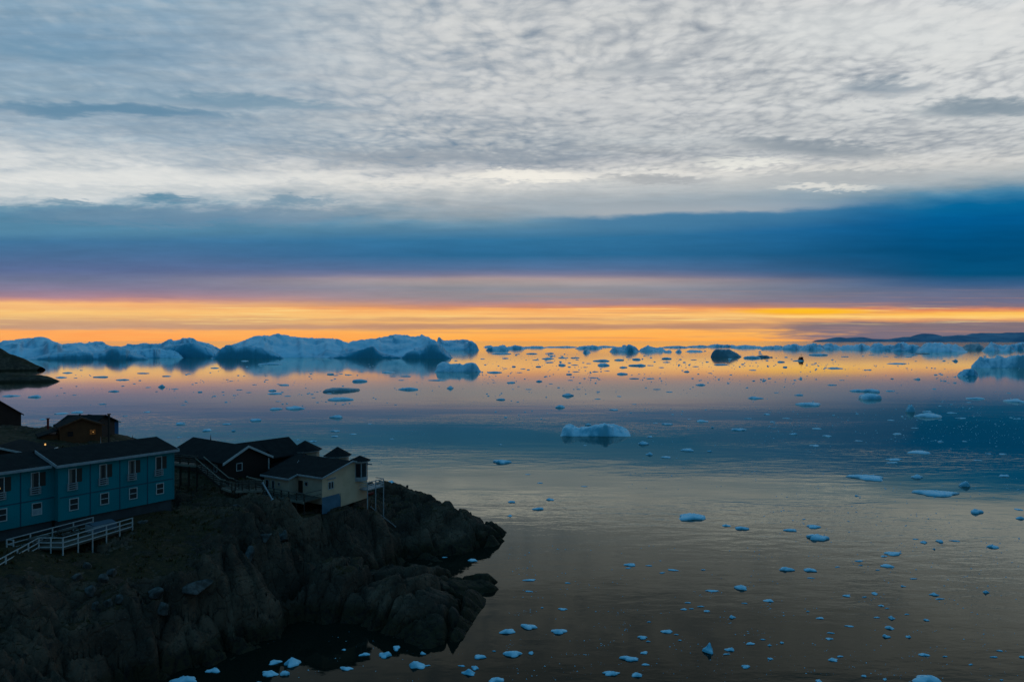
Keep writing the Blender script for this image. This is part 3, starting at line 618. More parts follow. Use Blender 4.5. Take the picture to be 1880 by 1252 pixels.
# ---------------------------------------------------------------- ice floes and growlers, placed where they float
def lump(w, d, h, seed, nt=22, nr=7, flat=0.5, skew=0.0):
    r_ = np.random.RandomState(seed)
    th = np.linspace(0, 2 * math.pi, nt, endpoint=False)
    rad = 1 + 0.26 * np.cos(2 * th + r_.uniform(0, 6)) * r_.uniform(0, 1) + 0.18 * np.cos(3 * th + r_.uniform(0, 6)) + 0.12 * np.cos(5 * th + r_.uniform(0, 6)) + 0.10 * r_.uniform(-1, 1, nt)
    v = []; f = []
    rr = [1.06, 1.0, 0.93, 0.78, 0.56, 0.32, 0.0][:nr]
    hh = [-0.35, 0.0, 0.34, 0.60, 0.78, 0.92, 1.0]
    ox, oy = r_.uniform(-0.25, 0.25, 2) + np.array([skew, 0])
    pks = [(r_.uniform(-0.7, 0.7), r_.uniform(-0.6, 0.6), r_.uniform(0.2, 0.45), r_.uniform(0.25, 1.0)) for _ in range(4)]
    for j, q in enumerate(rr):
        n = nt if q > 0 else 1
        for k in range(n):
            x = rad[k] * q * math.cos(th[k]) + ox * (1 - q); y = rad[k] * q * math.sin(th[k]) + oy * (1 - q)
            if j < 2: z = hh[j]
            else:
                z = flat * hh[j] ** 0.5
                for a, b, s_, g_ in pks: z += (1 - flat) * g_ * math.exp(-((x - a) ** 2 + (y - b) ** 2) / (2 * s_ * s_)) * min(1, (1.05 - q) * 3)
                z = z * (0.85 + 0.3 * r_.rand())
            x += 0.05 * r_.uniform(-1, 1) * q; y += 0.05 * r_.uniform(-1, 1) * q
            v.append((x * w / 2, y * d / 2, z * h if z > 0 else z * max(h, 0.3)))
    for j in range(len(rr) - 1):
        a = j * nt; b = (j + 1) * nt
        for k in range(nt):
            k2 = (k + 1) % nt
            if rr[j + 1] == 0: f.append((a + k, a + k2, b))
            else: f.append((a + k, a + k2, b + k2, b + k))
    return v, f

CROPS = {   # origin, scale and the window each list covers
 'A': (0, 580, 3.917, (0, 380, 0, 780)), 'B': (380, 580, 3.481, (380, 860, 0, 761)), 'C': (860, 580, 3.481, (860, 1360, 0, 861)), 'D': (1360, 580, 3.615, (1360, 1900, 0, 861)),
 'E': (900, 820, 2.898, (900, 1380, 850, 1260)), 'F': (1380, 820, 2.898, (1380, 1900, 850, 1270)), 'G': (440, 860, 3.194, (430, 900, 850, 1270)), 'H': (300, 760, 4.273, (300, 760, 750, 900)), 'I': (0, 900, 3.556, (0, 440, 1180, 1270))}
ICES = {
'A': '120 385 70;485 412 70;585 392 25;440 445 75;545 447 25;730 442 100 14;880 462 80;1030 415 75;1200 435 60;1350 420 40;1160 515 50 25;1260 527 45;1065 515 40;1410 483 22;1440 550 40 14;1125 545 18;820 545 70 16;537 570 28;410 573 20;255 586 95 24;85 577 130 14;735 635 50;1320 642 30;445 702 100 10;560 695 90;1060 692 55;310 745 50;1295 770 60;900 720 35;440 520 20;550 507 14;465 555 16',
'B': '240 290 50;410 313 140 20;490 295 50;50 335 60;585 338 30;790 376 50 14;820 381 35;857 372 30;905 378 45;655 388 20;985 357 28;1160 364 90;1190 388 40;1265 388 60;1240 412 35;975 422 85 28;495 444 60 12;455 437 28;380 410 25;305 440 30;205 473 35;415 481 45 16;435 498 110 12;515 513 40;265 490 35;102 487 20;850 482 220 34;783 497 35;855 537 155 24;1290 473 105 24;1470 413 95 10;1555 466 45 24;680 523 28;1065 523 18;1205 568 22;435 599 70 18;555 595 125 26;455 547 32;632 462 12;797 412 18;130 408 18;155 417 30;1665 380 25;1590 288 24;1645 248 45',
'C': '210 245 120;315 245 30;405 244 70;515 242 60;90 276 40;235 273 50;430 283 40;510 276 90;515 299 55;605 270 60;685 270 60;600 319 50 18;680 315 40;770 305 32;855 291 100 18;860 320 95 28;965 285 75 15;1075 282 50 18;1265 277 65 18;1085 322 100 25;990 332 50 14;1165 318 40;1235 331 35;1265 298 50;1440 282 35;1450 325 40;1610 314 85 12;1545 367 30;1395 359 35 14;165 364 85 14;325 363 35;235 337 32;290 327 28 14;350 340 36;450 327 34 12;640 376 35 12;685 358 40;745 329 30;810 358 40;885 352 34;985 375 65 20;800 396 50;650 412 32;455 421 36 14;275 429 50 14;320 452 16;385 470 36;525 435 30;705 469 34;1060 402 60;1160 402 50;1480 444 60 16;1205 470 40;1285 487 40;210 537 55 15;635 514 70 28;585 588 65 28;825 532 40;965 515 36;1060 565 30;930 602 60 12;765 699 40 16;1120 823 65 26;1160 776 40 13;1270 694 65 14;1410 660 28;1195 685 32;1495 675 90 10;1560 715 22 12;1725 731 85 20;1400 863 75 27;1540 868 32 14;1155 889 42 18;1265 906 60 16;215 939 110 32;205 822 25;745 828 25',
'D': '75 284 100 28;515 264 100 20;690 272 45;865 262 36;965 270 36;1030 274 34;1130 263 60 12;1110 274 50;1205 253 80;1300 252 45;1650 248 40;265 309 50 15;295 343 34 13;385 300 70;80 361 50;480 323 36;625 350 85;850 360 45;1040 319 130 12;1425 304 25 20;85 433 22 13;152 433 26 12;605 460 55;668 427 35;1005 419 24 12;1172 425 40 30;235 510 36;100 549 90 18;388 528 48 15;455 592 170 30;770 501 95 20;870 505 110 18;990 500 60;850 552 150 34;1125 642 60 56;1240 641 55 18;1240 669 200 20;1555 551 115 15;1815 572 125 30;1780 513 32;1515 575 30;175 655 50 12;210 703 40;305 680 45;15 755 50;50 683 45;995 693 40;1400 645 50;1465 680 60;350 788 48 15;575 801 50 15;505 750 70;490 863 70 14;780 830 45;1155 745 40;1325 690 30;1040 785 60 12;1180 910 165 24;1020 956 115 18;1010 975 70 12;1325 838 35 12;1485 833 30;1645 915 40;1735 918 50;1570 960 50',
'E': '115 296 38 14;265 193 34;200 148 28;500 212 32;322 284 40 15;258 333 55 17;105 370 26 12;1070 382 145 46;1255 421 45 15;1338 438 62 23;210 711 60 14;205 770 40;410 725 30;745 631 60 20;735 646 34;845 633 32;915 671 34;970 657 60;385 866 46 15;275 857 16;1135 655 24;1180 768 70;1335 756 75 40;1030 866 32 14;1072 862 24;1052 830 34;1120 850 34;1152 876 30 15;1288 910 34 22;1355 833 28;845 932 22;95 988 75 34;205 962 90 32;368 988 75 38;120 1108 98 46;217 1102 30 24;20 1088 18;30 1248 85 40;940 988 55 28;990 999 22;810 1018 52 26;840 1036 22;740 1132 100 32;820 1098 46 17;825 1160 36 14;640 1210 92 32;780 1218 62 30;1160 1093 60 50;1275 1082 50 26;1385 1049 54 15;1255 1104 34;1358 1173 44 28;1400 1108 22;1010 1030 20',
'F': '618 171 165 37;880 167 60 26;1345 160 68 24;1128 212 50 34;980 255 200 44;558 263 26 12;1197 353 74 30;1418 336 48 15;1428 384 56 22;278 386 24;208 447 74 24;328 430 82 30;350 491 118 42;1000 506 60 28;915 512 50 22;870 492 40;1080 502 60;1285 537 70 28;970 546 18 14;750 572 88 26;703 584 44 15;720 638 78 28;572 609 52 13;580 631 28;183 657 72 34;310 660 66 26;670 656 28;455 640 34;315 699 46;505 795 52 18;655 785 44 24;600 800 30;970 790 52 24;1000 810 60;805 744 28 16;860 703 46;1245 777 40 24;690 847 34 16;720 860 26;745 915 40 24;665 909 44;825 892 30;930 925 34 20;735 968 50 28;718 1014 50 30;832 1014 34 24;412 1024 42 20;420 991 46;365 914 46 18;300 876 24;160 1045 26 18;95 1058 24 15;60 1026 34;98 1130 36 22;90 822 60 26;435 1138 62 30;470 1116 48;915 1110 66 26;1320 1086 44;1290 1119 50;1440 1122 34 26;1165 1159 36;1030 1116 34;930 1250 150 64;358 1254 44 34;598 1222 34 22;708 1240 26 20;1330 1241 24;520 956 60',
'G': '310 1154 95 64;205 1140 75 36;175 1210 100 44;268 1210 55 46;115 1254 34;625 1176 72 32;735 1093 54 28;850 1100 80 44;920 1056 58 34;612 1064 24 13;1075 1088 34 22;1037 1163 95 54;1100 1156 34;1408 1108 85 28;1302 1158 40;1378 1174 46 32;1345 1204 84 36;1365 540 60 20;1200 521 30',
'H': '720 54 95 24;500 82 65 15;130 83 65 15;345 134 75 26;550 136 36 15;1360 32 95 28;1620 79 40;1350 136 80 15;1345 180 52 18;940 226 110 26;1055 202 28;1170 216 60 12;1490 159 56;1790 196 40;1785 548 75 38;125 183 40',
'I': '1205 1250 165 66;1390 1184 80 44'}
# labels for the pieces one can point at: (x, y) in photo pixels -> label
HERO = {
 (65, 730): 'oval dark-bottomed ice floe just above the brown house roof at the left edge', (22, 727): 'thin flat ice floe at the left edge above the brown house', (296, 712): 'little pointed grey ice piece on the pale orange water, below the flat-topped berg',
 (209, 719): 'flat oval ice floe on the pink water, straight above the orange-brown house', (186, 693): 'long thin ice sliver right of the rocky point at the left edge', (31, 678): 'white ice strip in front of the dark rocks at the left edge',
 (498, 670): 'long thin white ice strip in front of the foot of the broad domed iceberg', (624, 718): 'broad flat grey ice floe topped with dark debris, biggest floe below the large bergs', (626, 734): 'flat oval blue floe just below the debris-topped floe',
 (660, 701): 'small peaked ice floe to the upper right of the debris-topped floe', (751, 716): 'low bluish floe between the debris-topped floe and the small round growler', (827, 714): 'small round dark growler below the saddle-shaped berg',
 (539, 751): 'wide pale floe on the mauve water, lower left of the flat oval blue floe', (505, 723): 'thin ice plate with a smaller lump behind it, left of the debris-topped floe',
 (1106, 664): 'dark low ice piece on the orange water, upper one of a close pair', (1107, 672): 'pale humped ice piece on the orange water, lower one of a close pair', (1172, 673): 'ice floe with a tiny raised knob at its right end on the orange water',
 (1143, 688): 'oval blue-grey floe on the lower edge of the orange water at the middle', (1042, 728): 'small pale cone of ice on the mauve water above the turquoise berg', (1028, 749): 'lone white ice hump just above the left end of the turquoise berg',
 (1182, 816): 'bright white ice hump right below the right end of the turquoise berg', (1262, 828): 'white knobbly ice piece right of and below the turquoise berg', (1355, 790): 'thin white ice floe on the dark blue water, far right of the turquoise berg',
 (922, 850): 'flat white ice floe alone below and left of the turquoise berg', (1381, 659): 'dark blue low floe near the little boat, on its left', (1502, 653): 'long smooth blue floe just right of and behind the little boat',
 (1466, 663): 'flat ice plate floating beside the small dark boat', (1486, 744): 'long low white floe below the red-orange streak of reflected light', (1600, 720): 'long flat ice floe behind the two-lobed floe with an upright horn', (1573, 719): 'flat ice plate touching the left end of the long flat floe',
 (1595, 733): 'flat ice floe with a small upright horn at its right end', (1671, 758): 'upright blocky blue ice cube on the dark water at right', (1703, 765): 'long flat floe in front of the upright ice block', (1862, 738): 'pale mound-shaped floe at the right edge on dark blue water',
 (1684, 698): 'small knobbly dark ice piece standing on the grey water near the right', (1754, 664): 'tiny white snag of ice on the orange water left of the craggy berg', (1686, 832): 'long thin floe low on the dark blue water at right',
 (1269, 952): 'flat translucent triangular ice slab on the bronze water at the centre right', (1362, 971): 'rounded turquoise ice piece beside a smaller dark one, right of the triangular slab', (1361, 1081): 'turquoise ice chunk with a dark underside, alone in the water right of centre',
 (941, 1202): 'rounded white ice chunk near the bottom, right of the big rock slab', (932, 1161): 'thin tilted white ice piece beside the tip of the big rock slab', (1027, 1161): 'irregular white ice chunk right of the rock tip, largest of its row', (910, 1250): 'white ice chunk cut by the bottom edge below the rock tip',
 (1300, 1197): 'forked upright ice chunk among small chips at the bottom centre right', (1155, 1210): 'flat dull floe with a broken corner at the bottom centre', (1121, 1237): 'long pale ice piece close to the bottom edge at the centre',
 (1593, 879): 'long flat blue floe with a straight edge, upper middle of the bronze water', (1718, 907): 'largest blue floe on the bronze water at right, with two joined lobes', (1793, 942): 'dark-sided ice piece below the two-lobed blue floe', (1501, 989): 'stepped turquoise floe with a raised left end on bronze water',
 (1769, 893): 'small upright blue ice lump above the two-lobed blue floe', (1684, 877): 'small oval turquoise floe right of the long straight-edged floe', (1701, 1251): 'widest floe at the bottom edge near the right corner, grey and flat', (1639, 1017): 'slim pointed floe on the bronze water below the stepped turquoise one, to its right',
 (1443, 1046): 'knobbly blue ice piece below and left of the stepped turquoise floe', (1488, 1047): 'smooth blue ice hump, right neighbour of the knobbly piece', (339, 1251): 'biggest white floe at the lower left, cut by the bottom edge beside the dark shore', (391, 1233): 'white ice piece with a pointed tail against the black shore at bottom left',
 (537, 1221): 'brightest rounded ice lump in the black cove at the bottom left', (504, 1217): 'flat ice plate left of the brightest lump in the black cove', (495, 1239): 'low ice floe below the flat plate in the black cove', (524, 1239): 'small rugged ice pinnacle below the brightest lump in the black cove',
 (636, 1228): 'flat oval ice piece alone in the middle of the black cove', (706, 1204): 'tilted egg-shaped ice lump in the black cove below the big rock slab', (728, 1190): 'highest oval ice piece in the black cove, nearest the big rock slab', (765, 1224): 'ragged ridged ice chunk where the rock reflection meets pale water',
 (718, 888): 'pale ice growler just beyond the headland, right of the bay window house', (867, 1029): 'blue ice sliver in the dark inlet under the outer rocks', (468, 773): 'oval ice floe on the slate water above the dark brown house roof', (618, 767): 'broad white floe on slate water above the tower roofs', (520, 813): 'pale floe just behind the right end of the dark brown roof'}
import re
def parse():
    out = []
    for k, s_ in ICES.items():
        ox, oy, sc, (x0, x1, y0, y1) = CROPS[k]
        for it in s_.split(';'):
            q = [float(t) for t in it.split()]
            x, y, w = ox + q[0] / sc, oy + q[1] / sc, q[2] / sc; h = q[3] / sc if len(q) > 3 else max(1.4, min(4, w * 0.16))
            if x0 <= x < x1 and y0 <= y < y1: out.append([x, y, w, h])
    return out
def zone_label(x, y):
    """look-alike small pieces share a label within their patch of water"""
    third = 0 if x < 500 else 1 if x < 940 else 2 if x < 1370 else 3
    side = ('in front of the left icebergs', 'below the jagged-crested iceberg', 'at the middle of the bay', 'towards the right edge')[third]
    if y < 690: return 'small dark ice floe scattered on the bright orange reflection ' + side
    if y < 770: return 'small blue-grey ice floe scattered on the mauve water ' + ('beyond the village', 'below the debris-topped floe', 'above the turquoise berg', 'around the horned floe')[third]
    if y < 870: return 'small pale ice floe scattered on the dark blue water ' + ('beyond the dark brown roof', 'beyond the tower roofs', 'around the turquoise berg', 'right of the turquoise berg')[third]
    if y < 1040: return 'small bluish ice piece scattered on the bronze rippled water ' + ('near the shore', 'near the shore', 'off the headland', 'around the two-lobed floe')[third]
    return 'small pale ice chunk scattered on the dark smooth water ' + ('in the black cove', 'in the black cove', 'right of the rock tip', 'at the lower right')[third]
pieces = parse(); used = set(); NFLOE = 0
for i, (x, y, w, h) in enumerate(pieces):
    best = min(HERO, key=lambda k_: (k_[0] - x) ** 2 + (k_[1] - y) ** 2); lab = None
    if math.hypot(best[0] - x, best[1] - y) < 7 and best not in used and w > 5: lab = HERO[best]; used.add(best)
    base = y - h * 0.12
    Y = wl(max(base, 630)); px = Y / F
    if x > 1380 and y > 860 and not lab: w *= 0.8; h *= 0.8
    W = w * px; dep = CAMZ / Y
    D = min(W * rng.uniform(0.55, 0.85), 0.62 * h * px / dep) if y > 760 else W * rng.uniform(0.6, 0.9)
    D = max(D, W * 0.28)
    Hh = max(0.10 * W, 0.12, h * px - D * dep * 0.8) if y > 760 else max(0.06 * W, h * px * 0.72)
    Hh = min(Hh * 0.75, 0.22 * W + 0.06)
    if lab and any(t_ in lab for t_ in ('upright', 'horn', 'pinnacle', 'snag')): Hh = min(h * px, (0.8 if 'block' in lab else 0.5) * W)
    v, f = lump(W * 0.95, D, Hh, 500 + i, flat=rng.uniform(0.6, 0.9) if h < 0.42 * w else 0.5)
    dirty = abs(x - 624) < 6 and abs(y - 718) < 5
    nm = 'ice_floe' if w > 3.2 * h else 'ice_chunk'
    o = link_mesh(nm, v, f, ICE_DIRTY if dirty or 1691 < x < 1695 and y < 655 else ICE, None, True, ((x - CX) * px, Y, 0.0))
    o.rotation_euler[2] = rng.uniform(-0.25, 0.25) if W > D * 1.3 else rng.uniform(0, 6)
    zl = zone_label(x, y)
    if lab: tag(o, lab, 'ice floe' if nm == 'ice_floe' else 'ice chunk')
    else: tag(o, zl, 'ice floe' if nm == 'ice_floe' else 'ice chunk', zl.replace('small', 'small pieces of', 1).split(' scattered')[0].split(' of ')[0] + ', ' + zl.split('scattered ')[1])
    NFLOE += 1
print('ice pieces', NFLOE, 'heroes', len(used), 'missing', [h for k, h in HERO.items() if k not in used])
# crumbs of ice too small to count
def brash():
    r_ = np.random.RandomState(77); v = []; f = []; n = 0
    bands = [(900, 880, 1880, 643, 705, 1.15), (380, 60, 900, 668, 745, 1.1), (1700, 1150, 1900, 745, 900, 0.62), (500, 330, 1100, 745, 860, 0.55), (1500, 1380, 1900, 860, 1260, 0.68), (900, 930, 1400, 1000, 1255, 0.62), (60, 480, 860, 1150, 1252, 0.7), (320, 900, 1880, 690, 770, 1.1)]
    for cnt, x0, x1, y0, y1, sz in bands:
        m_ = 0
        while m_ < cnt:
            x, y = r_.uniform(x0, x1), r_.uniform(y0, y1)
            dens = vn(np.array([x / 60.0]), np.array([y / 14.0]), None, 3)[0] * 0.6 + vn(np.array([x / 22.0]), np.array([y / 6.0]), None, 4)[0] * 0.5
            if dens < r_.uniform(-0.15, 0.75): m_ += 0.12; continue
            Y = wl(y); p = Y / F; X = (x - CX) * p
            if GX0 < X < GX1 and GY0 < Y < 128 and ground(X, Y) > -0.3: m_ += 0.1; continue
            s = sz * (0.5 + 1.6 * r_.rand() ** 3) * p; k = 6; b = len(v); a0 = r_.rand() * 6
            e = r_.uniform(1.0, 2.2)
            for q in range(k):
                a = a0 + q * 6.283 / k; rr = s * r_.uniform(0.6, 1.1)
                v.append((X + rr * e * math.cos(a), Y + rr * 1.2 * math.sin(a), -0.05))
            for q in range(k):
                a = a0 + q * 6.283 / k; rr = s * r_.uniform(0.3, 0.6)
                v.append((X + rr * e * math.cos(a), Y + rr * math.sin(a), s * r_.uniform(0.25, 0.7)))
            f.append(tuple(b + k + q for q in range(k)))
            for q in range(k): f.append((b + q, b + (q + 1) % k, b + k + (q + 1) % k, b + k + q))
            m_ += 1
    o = link_mesh('brash_ice', v, f, ICE, None, True)
    tag(o, 'countless crumbs of brash ice strewn over the fjord', kind='stuff')
brash()

def tufts():
    """tussocks of dry grass and crowberry on the gentle ground"""
    r_ = np.random.RandomState(9); v = []; f = []
    m_ = 0
    while m_ < 5200:
        x, y = r_.uniform(-75, -18), r_.uniform(48, 112)
        if abs(x / y) > 0.8: continue
        z = ground(x, y); sl = max(abs(ground(x + .5, y) - z), abs(ground(x, y + .5) - z))
        if z < 4.0 or sl > 0.42 or vn(np.array([x / 3.0]), np.array([y / 3.0]), None, 6)[0] < r_.uniform(-.5, .5): m_ += 0.3; continue
        lx = (x - HOT[0]) * math.cos(HOT[3]) + (y - HOT[1]) * math.sin(HOT[3]); ly = -(x - HOT[0]) * math.sin(HOT[3]) + (y - HOT[1]) * math.cos(HOT[3])
        if -16 < lx < 13 and -0.3 < ly < 10: continue
        s = r_.uniform(.12, .34)
        for k in range(5):
            a = r_.uniform(0, 6.28); w = s * .22; ox, oy = r_.uniform(-s, s) * .5, r_.uniform(-s, s) * .5; b = len(v); t = r_.uniform(.2, .9) * s; zz = z - .05
            v += [(x + ox - w * math.sin(a), y + oy + w * math.cos(a), zz), (x + ox + w * math.sin(a), y + oy - w * math.cos(a), zz), (x + ox + t * math.cos(a), y + oy + t * math.sin(a), zz + s * r_.uniform(.7, 1.3))]
            f.append((b, b + 1, b + 2))
        m_ += 1
    o = link_mesh('tundra_grass', v, f, mat('dry_tundra_grass', (0.075, 0.050, 0.018), 0.9, 0.05, color2=(0.040, 0.040, 0.014), vscale=0.6))
    tag(o, 'dry brown tussock grass growing between the rocks of the headland', kind='stuff')
tufts()
# ---------------------------------------------------------------- buildings
BLUE = mat('blue_boards', (0.001, 0.195, 0.222), 0.7, 0.06, color2=(0.001, 0.165, 0.190), vscale=0.25, wave=('X', 5.0, 0.004))
BLUE_DK = mat('dark_blue_trim', (0.006, 0.060, 0.090), 0.6)
WHITE = mat('white_paint', (0.44, 0.45, 0.44), 0.5, color2=(0.34, 0.36, 0.36), vscale=2.0)
OFFWHITE = mat('weathered_white_paint', (0.30, 0.33, 0.34), 0.6, color2=(0.22, 0.25, 0.27), vscale=1.4)
ROOF = mat('black_roofing_felt', (0.014, 0.016, 0.017), 0.95, 0.03, color2=(0.020, 0.022, 0.022), vscale=1.1, bump=0.01, bscale=4, wave=('X', 1.0, 0.012))
GLASS = mat('window_glass', (0.015, 0.020, 0.024), 0.06, 0.5)
BROWN_PANEL = mat('brown_panel', (0.050, 0.040, 0.034), 0.7, 0.1)
CONCRETE = mat('grey_concrete', (0.050, 0.060, 0.065), 0.85, color2=(0.036, 0.042, 0.046), vscale=0.8)
BLUE_CONC = mat('bluish_concrete', (0.075, 0.155, 0.215), 0.85, color2=(0.055, 0.12, 0.17), vscale=0.9)
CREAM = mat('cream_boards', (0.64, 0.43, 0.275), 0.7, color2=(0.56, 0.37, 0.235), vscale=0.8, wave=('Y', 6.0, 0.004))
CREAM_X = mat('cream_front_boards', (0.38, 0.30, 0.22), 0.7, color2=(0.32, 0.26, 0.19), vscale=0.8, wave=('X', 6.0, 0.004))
DKBROWN = mat('dark_brown_boards', (0.016, 0.010, 0.008), 0.7, color2=(0.012, 0.008, 0.007), vscale=0.9, wave=('Y', 6.0, 0.004))
ORANGE = mat('orange_brown_boards', (0.145, 0.048, 0.015), 0.7, color2=(0.110, 0.036, 0.012), vscale=0.9, wave=('Y', 6.0, 0.004))
REDBROWN = mat('red_brown_boards', (0.055, 0.024, 0.016), 0.7, color2=(0.044, 0.019, 0.013), vscale=0.9, wave=('Y', 6.0, 0.004))
SEABLUE = mat('bright_blue_boards', (0.012, 0.10, 0.22), 0.6, color2=(0.010, 0.085, 0.19), vscale=0.9, wave=('Y', 6.0, 0.004))
WOOD = mat('grey_weathered_wood', (0.090, 0.085, 0.072), 0.8, color2=(0.060, 0.056, 0.048), vscale=1.5)
PALEWOOD = mat('pale_weathered_beam', (0.22, 0.20, 0.16), 0.8, color2=(0.15, 0.14, 0.11), vscale=1.5)
DKWOOD = mat('dark_timber', (0.024, 0.020, 0.016), 0.8)
DECKWOOD = mat('terrace_boards', (0.075, 0.062, 0.045), 0.8, color2=(0.050, 0.040, 0.030), vscale=1.2, wave=('X', 7.0, 0.01))
METAL = mat('dark_metal', (0.05, 0.055, 0.06), 0.45, metal=0.6)
PALEMETAL = mat('galvanised_metal', (0.30, 0.33, 0.35), 0.4, metal=0.5)
LAMP = mat('lit_lamp', (0.9, 0.6, 0.25), 0.5, emit=(1.0, 0.50, 0.13, 0.9))
CURTAIN_LIT = mat('dim_lit_room', (0.10, 0.055, 0.02), 0.7, emit=(1.0, 0.42, 0.08, 0.035))
CURTAIN = mat('faded_curtain', (0.16, 0.13, 0.11), 0.9)
COVER = mat('grey_blue_tub_cover', (0.065, 0.10, 0.13), 0.6)
DARKHULL = mat('dark_red_hull', (0.055, 0.012, 0.010), 0.6)
RED = mat('red_paint', (0.16, 0.015, 0.010), 0.6)

def window(parent, ax, c, half, z0, z1, plane, out, bars=(0.5,), fm=None, pane=None, fr=0.09, vert=()):
    """a framed window on a wall: ax 'x' (wall runs along x, plane is its y) or 'y'; out is the outward sign"""
    fm = fm or WHITE; a0, a1 = c - half, c + half; m = MB()
    def bx(p0, p1, q0, q1, d0, d1):
        lo, hi = sorted((plane + out * d0, plane + out * d1))
        m.box(p0, p1, lo, hi, q0, q1) if ax == 'x' else m.box(lo, hi, p0, p1, q0, q1)
    bx(a0 - fr, a0, z0 - fr, z1 + fr, -0.02, 0.07); bx(a1, a1 + fr, z0 - fr, z1 + fr, -0.02, 0.07)
    bx(a0 + .001, a1 - .001, z1, z1 + fr, -0.02, 0.068); bx(a0 + .001, a1 - .001, z0 - fr, z0, -0.02, 0.068)
    for b in bars: zz = z0 + (z1 - z0) * b; bx(a0 + .001, a1 - .001, zz - fr * .4, zz + fr * .4, -0.02, 0.060)
    for b in vert: xx = a0 + (a1 - a0) * b; bx(xx - fr * .4, xx + fr * .4, z0 + .001, z1 - .001, -0.02, 0.064)
    w = m.build('window', fm, parent)
    m = MB(); bx2 = m
    lo, hi = sorted((plane - out * 0.05, plane + out * 0.022))
    m.box(a0, a1, lo, hi, z0, z1) if ax == 'x' else m.box(lo, hi, a0, a1, z0, z1)
    m.build('pane', pane or GLASS, w)
    return w

def gable_roof(name, parent, x0, x1, y0, y1, ye, ze, yr, zr, th=0.18, m=None, ze1=None):
    """gable roof with the ridge along local x; eaves at y0 and y1"""
    ze1 = ze if ze1 is None else ze1
    q = MB()
    q.prism([(y0, ze), (yr, zr), (y1, ze1), (y1, ze1 + th), (yr, zr + th), (y0, ze + th)], 'x', x0, x1)
    return q.build(name, m or ROOF, parent)

# --- the long blue hotel
hx, hy, hz, ha = HOT
hotel = empty('hotel', (hx, hy, hz), ha, 'long two-storey blue hotel with a black roof and white french balconies at left', 'hotel')
BW = 3.03; LR = 4 * BW; H1 = 5.65
q = MB(); q.box(0, LR, 0, 9, 0, H1)
q.prism([(0, H1), (4.5, 6.62), (9, H1)], 'x', 0, LR); q.build('wall', BLUE, hotel)
q = MB(); q.box(-16, -0.004, 0.95, 9.9, 0, H1 - 0.02); q.build('wall', BLUE, hotel)
q = MB(); q.box(0.1, LR - 0.1, 0.25, 8.8, -1.7, -0.003); q.box(-15.9, -0.1, 1.2, 9.7, -1.7, -0.003); q.build('foundation', CONCRETE, hotel)
q = MB()                                                           # dark joints between the boarded panels
zb = 2.38
q.box(0.03, LR - 0.03, -0.025, -0.002, zb - .05, zb + .06); q.box(-16, -0.03, 0.925, 0.948, zb - .05, zb + .06)
for k in range(1, 4):
    q.box(k * BW - .05, k * BW + .05, -0.022, -0.002, 0.02, zb - .06); q.box(k * BW - .05, k * BW + .05, -0.022, -0.002, zb + .07, H1 - .1)
for k in range(1, 6): q.box(-k * BW - .05, -k * BW + .05, 0.928, 0.948, 0.02, zb - .06); q.box(-k * BW - .05, -k * BW + .05, 0.928, 0.948, zb + .07, H1 - .12)
q.build('panel_joint', BLUE_DK, hotel)
q = MB(); q.box(LR - .02, LR + .10, -.04, .08, 0, H1 - .06); q.box(-.05, .06, -.035, .05, 0, H1 - .06); q.build('corner_board', BLUE, hotel)
rf = gable_roof('roof', hotel, -0.35, LR + 0.4, -0.5, 9.5, None, H1 - 0.02, 4.5, 6.72)
q = MB(); q.box(-0.38, LR + 0.43, -0.58, -0.505, H1 - 0.10, H1 + 0.17)
q.prism([(-0.5, H1 - .1), (4.5, 6.62), (4.5, 6.94), (-0.5, H1 + .20)], 'x', -0.42, -0.36)
q.prism([(-0.5, H1 - .1), (4.5, 6.62), (4.5, 6.94), (-0.5, H1 + .20)], 'x', LR + .41, LR + .46); q.build('fascia', OFFWHITE, rf)
q = MB(); q.cone((9.6, 4.3), .09, 6.5, 7.45); q.build('vent_pipe', METAL, rf)
q = MB(); q.cone((6.4, 5.0), .06, 6.5, 7.6); q.build('vent_pipe', PALEMETAL, rf)
rl = gable_roof('roof', hotel, -16.2, -0.44, 0.45, 10.4, None, H1 - 0.06, 5.4, 6.62)
q = MB(); q.box(-16.2, -0.43, 0.37, 0.445, H1 - 0.14, H1 + 0.13); q.build('fascia', OFFWHITE, rl)
def bay(x0, yp, n):
    lit = n == 0
    def up(parent):
        c = x0 + BW * .42
        w = window(parent, 'x', c, .31, 3.05, H1 - .5, yp, -1, bars=(), fr=.08)
        if not lit:
            q2 = MB(); kk = (n * 7) % 5
            q2.box(c - .31, c - .31 + .08 + .05 * kk, yp - .045, yp - .026, 3.78, H1 - .52)
            if kk % 2: q2.box(c + .18, c + .31, yp - .045, yp - .026, 3.78, H1 - .52)
            q2.build('curtain', CURTAIN, w)
        if lit: q2 = MB(); q2.box(c - .12, c + .02, yp - .045, yp - .03, 4.05, 4.22); q2.build('lamp', LAMP, w)
        q2 = MB()
        for zz in (3.05, 3.27, 3.49, 3.71): q2.box(c - .48, c + .48, yp - .20, yp - .165, zz - .045, zz + .045)
        for xx in (-.46, .46): q2.box(c + xx - .03, c + xx + .03, yp - .162, yp + .02, 2.98, 3.76)
        q2.build('balustrade', OFFWHITE, parent)
        q2 = MB(); q2.box(x0 + BW * .55, x0 + BW * .73, yp - .03, yp + .02, 3.75, H1 - .5); q2.build('side_panel', BROWN_PANEL, parent)
    up(hotel)
    w = window(hotel, 'x', x0 + BW * .47, .37, 0.95, 2.05, yp, -1, bars=(.5,))
    if n == 1: q2 = MB(); q2.box(x0 + BW * .47 - .37, x0 + BW * .47 + .37, yp - .055, yp - .03, .95, 1.48); q2.build('blind', OFFWHITE, w)
for k in range(4): bay(k * BW, 0.0, k + 2)
